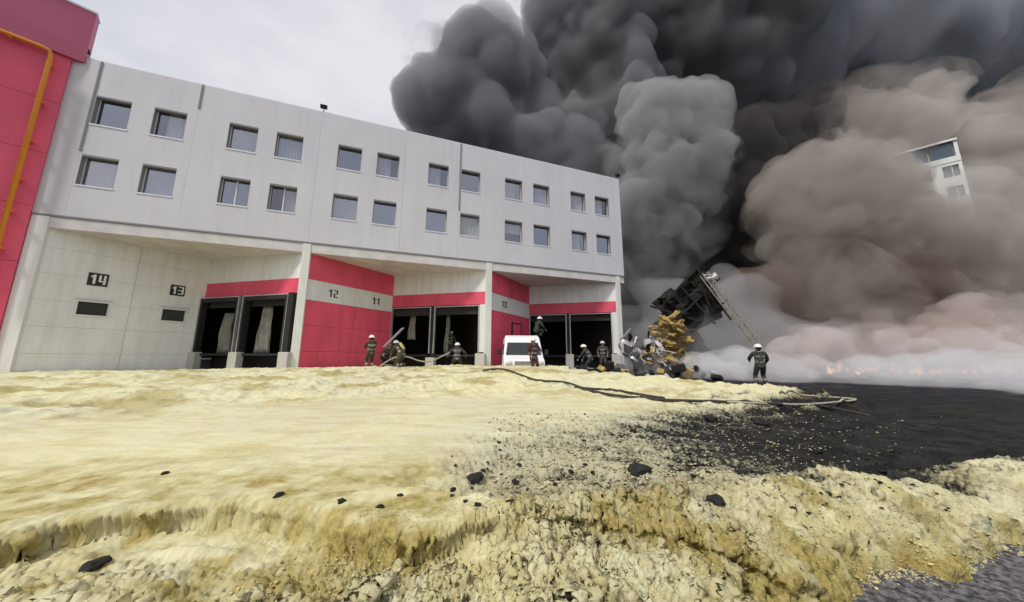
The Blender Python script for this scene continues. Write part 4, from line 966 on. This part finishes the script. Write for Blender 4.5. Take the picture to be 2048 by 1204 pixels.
for k in range(46):
    px = rk.uniform(1243, 1330); py = rk.uniform(640 + (px - 1243) * .5, 732); d0 = rk.uniform(23.5, 26); c = at(px, py, d0)
    a_ = Vector((rk.gauss(0, 1), rk.gauss(0, .5), rk.gauss(0, 1))).normalized(); b_ = a_.cross(Vector((rk.gauss(0, .4), 1, rk.gauss(0, .4)))).normalized(); L_ = rk.uniform(.35, 1.5); W_ = rk.uniform(.05, .30)
    pts = [c + a_ * (L_ * (u - .5)) + a_.cross(b_) * (.25 * L_ * math.sin(u * 3 + k)) for u in (0, .25, .5, .75, 1)]; vs_ = []
    for p in pts: vs_ += [p - b_ * W_ / 2, p + b_ * W_ / 2]
    o = MB().add(vs_, [(2 * i, 2 * i + 1, 2 * i + 3, 2 * i + 2) for i in range(4)]).build('bent_sheet', M_bent if k % 3 else M_char, wk); s_ = o.modifiers.new('t', 'SOLIDIFY'); s_.thickness = .03
for (a_, b_, l_) in (((1300, 694, 24), (1352, 706, 23), 'white plank jutting from the wreckage below the insulation heap'),):
    tag(MB().bar(at(*a_), at(*b_), .22, .06).build('plank', M_bent), l_, 'plank')
dbr = thing('debris_heap', 'low dark heap of burnt rubble spilled in front of the last dock door', 'rubble heap', (0, 0, 0))
for k in range(90):
    px, py = rk.uniform(1130, 1440), rk.uniform(708, 742); d0 = rk.uniform(17.5, 23); c = at(px, py, d0); c.z = max(.1, min(c.z, .7)) * rk.uniform(.2, 1); s0 = rk.uniform(.12, .38)
    R_ = Matrix.Rotation(rk.uniform(0, 3), 3, Vector((rk.random(), rk.random(), rk.random())).normalized())
    MB().obox(c, R_ @ Vector((s0, 0, 0)), R_ @ Vector((0, s0 * .6, 0)), R_ @ Vector((0, 0, s0 * .4))).build('rubble_block', [M_char, M_conc, M_yel][0 if k % 5 else (1 if k % 2 else 2)], dbr, bevel=.02)
# board and dark heap beside the bending firefighter
tag(MB().bar(at(768, 694, 18.6), at(806, 656, 19.4), .5, .05).build('board', mat('mauve_grey_board', (.22, .17, .17), .8, var=.2)), 'mauve grey board leaning beside the bending firefighter', 'board')
hp = thing('burnt_pile', 'black pile of burnt goods in the mouth of the dock beside the leaning board', 'rubble heap', (0, 0, 0))
for k in range(22):
    px, py = rk.uniform(764, 800), rk.uniform(694, 735); c = at(px, py, rk.uniform(18.2, 19.2)); s0 = rk.uniform(.15, .34)
    R_ = Matrix.Rotation(rk.uniform(0, 3), 3, Vector((rk.random(), rk.random(), rk.random())).normalized())
    MB().obox(c, R_ @ Vector((s0, 0, 0)), R_ @ Vector((0, s0 * .7, 0)), R_ @ Vector((0, 0, s0 * .5))).build('burnt_bundle', M_char if k % 4 else M_box, hp, bevel=.03)

# ------------------------------------------------------------------ smoke
def smoke_mat(name, colr, dens, aniso=.0, skin=.04, scol=None, emis=None):
    m = bpy.data.materials.new(name); m.use_nodes = True; nt = m.node_tree; N = nt.nodes; N.remove(N['Principled BSDF']); out = N['Material Output']
    v = N.new('ShaderNodeVolumePrincipled'); v.inputs['Color'].default_value = (*colr, 1); v.inputs['Density'].default_value = dens; v.inputs['Anisotropy'].default_value = aniso
    if emis: v.inputs['Emission Color'].default_value = (*emis[0], 1); v.inputs['Emission Strength'].default_value = emis[1]
    nt.links.new(v.outputs[0], out.inputs['Volume'])
    t = N.new('ShaderNodeBsdfTransparent'); d = N.new('ShaderNodeBsdfDiffuse'); d.inputs[0].default_value = (*(scol or colr), 1); mx = N.new('ShaderNodeMixShader'); mx.inputs[0].default_value = skin
    nt.links.new(t.outputs[0], mx.inputs[1]); nt.links.new(d.outputs[0], mx.inputs[2]); nt.links.new(mx.outputs[0], out.inputs['Surface'])
    return m
_ico = None
def billow(label, blobs, vox, seed, mt, kids=(20, 12), kr=(.42, .42), flat=1.0, rough=.10, name='smoke'):
    global _ico
    if _ico is None:
        bm = bmesh.new(); bmesh.ops.create_icosphere(bm, subdivisions=2, radius=1); _ico = (np.array([v.co for v in bm.verts]), np.array([[v.index for v in f.verts] for f in bm.faces])); bm.free()
    Vi, Fi = _ico; rnd = random.Random(seed); bl = []
    for (px, py, d, rp_) in blobs:
        c = at(px, py, d); R = rp_ * d / F; bl.append((c, R))
        for _ in range(kids[0]):
            v = Vector([rnd.gauss(0, 1) for _ in range(3)]).normalized(); r1 = R * kr[0] * rnd.uniform(.55, 1.15); c1 = c + v * R * .85; bl.append((c1, r1))
            for _ in range(kids[1]):
                v2 = (Vector([rnd.gauss(0, 1) for _ in range(3)]).normalized() + v * .6).normalized(); r2 = r1 * kr[1] * rnd.uniform(.45, 1.1)
                if r2 > vox * 1.2: bl.append((c1 + v2 * r1 * .92, r2))
    Vs = np.concatenate([Vi * r * np.array([1, 1, flat]) + np.array(c) for c, r in bl]); Fs = np.concatenate([Fi + i * len(Vi) for i in range(len(bl))])
    me = bpy.data.meshes.new(name); me.vertices.add(len(Vs)); me.vertices.foreach_set('co', Vs.astype(np.float32).ravel())
    me.loops.add(Fs.size); me.loops.foreach_set('vertex_index', Fs.astype(np.int32).ravel()); me.polygons.add(len(Fs)); me.polygons.foreach_set('loop_start', (np.arange(len(Fs)) * 3).astype(np.int32)); me.update(calc_edges=True)
    o = bpy.data.objects.new(name, me); col.objects.link(o)
    r_ = o.modifiers.new('r', 'REMESH'); r_.mode = 'VOXEL'; r_.voxel_size = vox
    dg = bpy.context.evaluated_depsgraph_get(); me2 = bpy.data.meshes.new_from_object(o.evaluated_get(dg)); o.modifiers.clear(); o.data = me2; bpy.data.meshes.remove(me); me2.name = name
    n = len(me2.vertices); V = np.zeros(n * 3, np.float32); me2.vertices.foreach_get('co', V); V = V.reshape(-1, 3).astype(float); Nn = np.zeros(n * 3, np.float32); me2.vertices.foreach_get('normal', Nn); Nn = Nn.reshape(-1, 3)
    s = .28 / vox; f = fbm(V[:, 0] * s, V[:, 1] * s, V[:, 2] * s, seed, 2); s2 = .07 / vox; f2 = fbm(V[:, 0] * s2, V[:, 1] * s2, V[:, 2] * s2, seed + 5, 2, ridged=True)
    s3 = .02 / vox; f3 = fbm(V[:, 0] * s3, V[:, 1] * s3, V[:, 2] * s3, seed + 7, 2)
    V += Nn * ((f * 1.1 + f2 * 3.2 + f3 * 4.5) * vox * rough * 10)[:, None]
    V[:, 2] = np.maximum(V[:, 2], .06) if vox < 1 else V[:, 2]
    me2.vertices.foreach_set('co', V.astype(np.float32).ravel()); me2.polygons.foreach_set('use_smooth', [True] * len(me2.polygons)); me2.update()
    r_ = o.modifiers.new('r', 'REMESH'); r_.mode = 'VOXEL'; r_.voxel_size = vox * .9
    dg = bpy.context.evaluated_depsgraph_get(); me3 = bpy.data.meshes.new_from_object(o.evaluated_get(dg)); o.modifiers.clear(); o.data = me3; bpy.data.meshes.remove(me2); me3.name = name
    me3.materials.clear(); me3.materials.append(mt)
    return tag(o, label, kind='stuff')
S_black = smoke_mat('black_smoke', (.14, .13, .13), .4)
S_dark = smoke_mat('dark_grey_smoke', (.42, .43, .45), .34)
S_mid = smoke_mat('grey_smoke', (.55, .555, .56), .42)
S_blue = smoke_mat('blue_grey_smoke', (.68, .72, .77), .3)
S_back = smoke_mat('backing_smoke', (.44, .43, .44), .4)
S_brown = smoke_mat('brown_smoke', (.60, .55, .505), .30)
S_cream = smoke_mat('pale_brown_smoke', (.82, .78, .745), .25)
S_dbrown = smoke_mat('dark_brown_smoke', (.30, .23, .195), .5)
S_pink = smoke_mat('pinkish_low_smoke', (.82, .73, .69), .20)
S_white = smoke_mat('white_low_smoke', (.97, .97, .985), .34)
S_veil = smoke_mat('thin_grey_veil', (.78, .78, .79), .12, skin=.012)
S_mist = smoke_mat('white_ground_mist', (.94, .94, .95), .16, skin=.012)
billow('dark grey smoke rolling up behind the warehouse roof', [(905, 235, 62, 70), (975, 190, 62, 85), (870, 215, 62, 45), (1010, 280, 62, 90), (1100, 330, 60, 80), (1200, 370, 58, 60)], .5, 1, S_dark, kids=(30, 14))
billow('tall dark smoke column filling the upper middle of the sky', [(1140, 130, 70, 110), (1200, 230, 68, 120), (1290, 60, 72, 150), (1120, 60, 74, 62), (1240, 0, 74, 130), (1290, 330, 66, 110), (1400, 120, 74, 150), (1240, 140, 76, 150)], .7, 2, S_dark, kids=(30, 14))
billow('blue black smoke spread across the top right sky', [(1560, 80, 82, 190), (1760, 40, 84, 200), (1960, 70, 86, 190), (2120, 120, 84, 160), (1480, 250, 84, 150), (1640, 160, 88, 160), (1900, -40, 90, 200), (1400, 30, 86, 190), (1800, 160, 92, 200), (2040, 200, 92, 200)], .85, 3, S_blue, rough=.08, kids=(30, 12))
billow('black core of the smoke beside the end of the warehouse', [(1400, 420, 54, 130), (1330, 520, 52, 90), (1480, 540, 52, 110), (1560, 460, 56, 110), (1270, 580, 50, 60), (1520, 330, 60, 120), (1350, 640, 50, 100)], .6, 4, S_black)
billow('grey smoke standing low behind the wreckage and the fire', [(1270, 700, 46, 80), (1370, 690, 44, 90), (1480, 700, 44, 100), (1600, 690, 44, 100), (1740, 700, 46, 110), (1900, 680, 50, 120), (2060, 650, 52, 130), (2200, 600, 52, 140), (2110, 480, 60, 130)], .5, 21, S_back)
billow('lighter grey billow climbing right of the warehouse corner', [(1330, 260, 44, 66), (1392, 330, 44, 52), (1320, 345, 43, 56), (1280, 415, 42, 44), (1338, 432, 42, 44), (1385, 232, 45, 44), (1400, 385, 44, 36), (1290, 215, 46, 34), (1420, 205, 47, 26)], .27, 5, S_mid, kids=(34, 14), kr=(.36, .42), rough=.13)
billow('big brown billow in the middle right', [(1660, 430, 38, 105), (1750, 525, 38, 110), (1850, 560, 38, 84), (1650, 515, 39, 60), (1930, 540, 38, 80), (1690, 395, 39, 70), (1790, 505, 37, 52)], .30, 6, S_brown, kids=(34, 12), kr=(.38, .42), rough=.13)
billow('pale smoke bank rolling behind the white tower', [(1700, 270, 58, 75), (1790, 250, 58, 75), (1880, 290, 58, 70), (1980, 300, 58, 90), (2060, 360, 58, 110), (1640, 330, 56, 60), (1960, 440, 56, 100), (2050, 540, 54, 110)], .45, 7, S_cream, kids=(30, 12), kr=(.38, .42), rough=.12)
billow('dark brown smoke hugging the fire line', [(1520, 600, 34, 60), (1600, 610, 34, 55), (1700, 630, 32, 55), (1800, 600, 33, 60), (1830, 650, 32, 50), (1900, 620, 33, 45)], .26, 8, S_dbrown, kids=(30, 12))
billow('pinkish smoke rolling low along the fire', [(1640, 705, 24, 36), (1720, 690, 25, 42), (1800, 700, 24, 40), (1880, 690, 25, 45), (1960, 655, 25, 55), (2050, 660, 24, 60), (1990, 710, 22, 36), (1585, 720, 23, 26), (2130, 690, 23, 60), (1760, 650, 27, 30)], .15, 9, S_pink, kids=(34, 12), kr=(.38, .42), rough=.14)
billow('white low smoke spread over the dark yard at the right', [(1480, 748, 18, 26), (1560, 752, 17, 26), (1640, 752, 17, 28), (1730, 755, 16, 28), (1830, 758, 15, 30), (1930, 760, 14, 34), (2040, 762, 13.5, 38), (2150, 770, 13, 40), (1410, 745, 20, 20), (1600, 735, 20, 26), (1700, 738, 20, 28), (1800, 738, 20, 28), (1900, 738, 20, 30), (2000, 735, 20, 30), (2100, 735, 20, 30)], .10, 10, S_white, flat=.7, kids=(34, 12), rough=.15)
billow('thin grey mist drifting behind the collapsed roof', [(1290, 700, 31, 75), (1380, 680, 31, 90), (1470, 670, 29, 95), (1560, 690, 27, 80), (1330, 620, 32, 60), (1650, 700, 26, 70), (1500, 610, 31, 60)], .35, 11, S_veil, kids=(14, 6))
billow('low white mist over the ground before the wreckage', [(1300, 752, 19, 30), (1380, 745, 19, 36), (1450, 735, 19, 40), (1540, 735, 18, 34)], .2, 12, S_mist, kids=(14, 6), flat=.6)
# flames low in the smoke
M_fire = mat('fire', (0, 0, 0), 1, emit=((1, .45, .18), 4))
rfi = random.Random(3); fm = MB()
for k in range(46):
    px = rfi.uniform(1600, 2120); c = at(px, 742, rfi.uniform(23.6, 31)); c.z = .1; h_ = rfi.uniform(.1, .3) * rfi.choice([1, 1, 2, 3.5]); w_ = rfi.uniform(.25, .8)
    fm.tube([c + Vector((rfi.uniform(-.06, .06) * j, rfi.uniform(-.06, .06) * j, h_ * j / 4)) for j in range(5)], [.20 * w_, .26 * w_, .18 * w_, .09 * w_, .01], 7)
tag(fm.build('fire', M_fire, None, smooth=True), 'low orange fire burning inside the pinkish smoke at the right', kind='stuff')

# torn outer wisps: thin smoke of uneven density round the dense plumes
def wisp_mat(name, colr, dens, scale=.11, lo=.46, hi=.68):
    m = bpy.data.materials.new(name); m.use_nodes = True; nt = m.node_tree; N = nt.nodes; N.remove(N['Principled BSDF']); out = N['Material Output']
    v = N.new('ShaderNodeVolumePrincipled'); v.inputs['Color'].default_value = (*colr, 1)
    t = N.new('ShaderNodeTexCoord'); n = N.new('ShaderNodeTexNoise'); n.inputs['Scale'].default_value = scale; n.inputs['Detail'].default_value = 7; n.inputs['Roughness'].default_value = .6; n.inputs['Distortion'].default_value = .8
    nt.links.new(t.outputs['Object'], n.inputs['Vector'])
    r = N.new('ShaderNodeMapRange'); r.inputs[1].default_value = lo; r.inputs[2].default_value = hi; r.inputs[3].default_value = 0; r.inputs[4].default_value = dens
    nt.links.new(n.outputs[0], r.inputs[0]); nt.links.new(r.outputs[0], v.inputs['Density']); nt.links.new(v.outputs[0], out.inputs['Volume'])
    return m
sc.cycles.volume_step_rate = 1.5; sc.cycles.volume_max_steps = 256
W_dark = wisp_mat('dark_wisps', (.38, .39, .41), .24)
W_brown = wisp_mat('brown_wisps', (.54, .495, .455), .24, .2)
W_grey = wisp_mat('grey_wisps', (.42, .42, .425), .20, .2)
billow('torn wisps round the dark plumes above the roof', [(900, 225, 60, 85), (975, 192, 60, 86), (1140, 125, 66, 100), (1060, 300, 58, 95), (1270, 60, 66, 140), (1200, 330, 54, 90)], 1.2, 31, W_dark, kids=(10, 0))
billow('torn wisps round the grey billow at the corner', [(1340, 300, 42, 95), (1330, 430, 41, 65), (1290, 560, 38, 50), (1420, 250, 42, 40)], .8, 32, W_grey, kids=(10, 0))
billow('torn wisps trailing from the brown billow and the tower', [(1650, 410, 35, 100), (1740, 470, 35, 90), (1860, 530, 35, 80), (1990, 520, 35, 80), (1720, 260, 54, 90), (2010, 280, 54, 100), (1850, 570, 32, 80), (1660, 600, 30, 70)], .8, 33, W_brown, kids=(10, 0))
W_low = wisp_mat('pale_ground_wisps', (.85, .79, .77), 1.1, .5, .47, .62)
billow('ragged pale wisps blown along the ground by the fire', [(1580, 725, 20, 32), (1660, 715, 20, 40), (1750, 712, 20, 42), (1840, 708, 20, 44), (1930, 705, 20, 46), (2020, 700, 20, 50), (2110, 700, 20, 50)], .3, 34, W_low, kids=(12, 0))
W_dbr = wisp_mat('dark_brown_wisps', (.26, .205, .175), .5, .22, .46, .62)
billow('dark brown wisps curling under the brown billow', [(1560, 570, 31, 60), (1660, 560, 30, 60), (1770, 550, 30, 70), (1860, 560, 30, 60), (1940, 600, 30, 40), (1700, 480, 33, 50)], .7, 35, W_dbr, kids=(10, 0))
W_blu = wisp_mat('blue_grey_wisps', (.50, .53, .57), .16, .06, .44, .66)
billow('blue grey wisps drifting over the top right sky', [(1500, 100, 68, 150), (1700, 60, 68, 160), (1900, 60, 68, 160), (2060, 100, 68, 150)], 1.6, 36, W_blu, kids=(10, 0))
W_tow = wisp_mat('thin_tower_wisps', (.80, .77, .74), .16, .25, .40, .62)
billow('thin pale wisps trailing across the white tower', [(1800, 330, 40, 45), (1860, 375, 40, 50), (1930, 380, 40, 40)], .6, 37, W_tow, kids=(10, 0))
W_wht = wisp_mat('white_steam_wisps', (.97, .97, .98), 1.0, .55, .46, .60)
billow('white steam curling over the ground round the lone firefighter', [(1250, 735, 19, 22), (1320, 735, 18, 30), (1400, 728, 17.5, 36), (1470, 740, 16.5, 30), (1580, 740, 18, 30), (1640, 748, 15, 20), (1700, 742, 17.5, 34), (1790, 752, 14.5, 30), (1860, 745, 17, 34), (1930, 760, 13, 30), (2010, 758, 12.6, 36), (2060, 772, 11.4, 26), (2130, 765, 12, 44)], .2, 38, W_wht, kids=(14, 0), flat=.8)
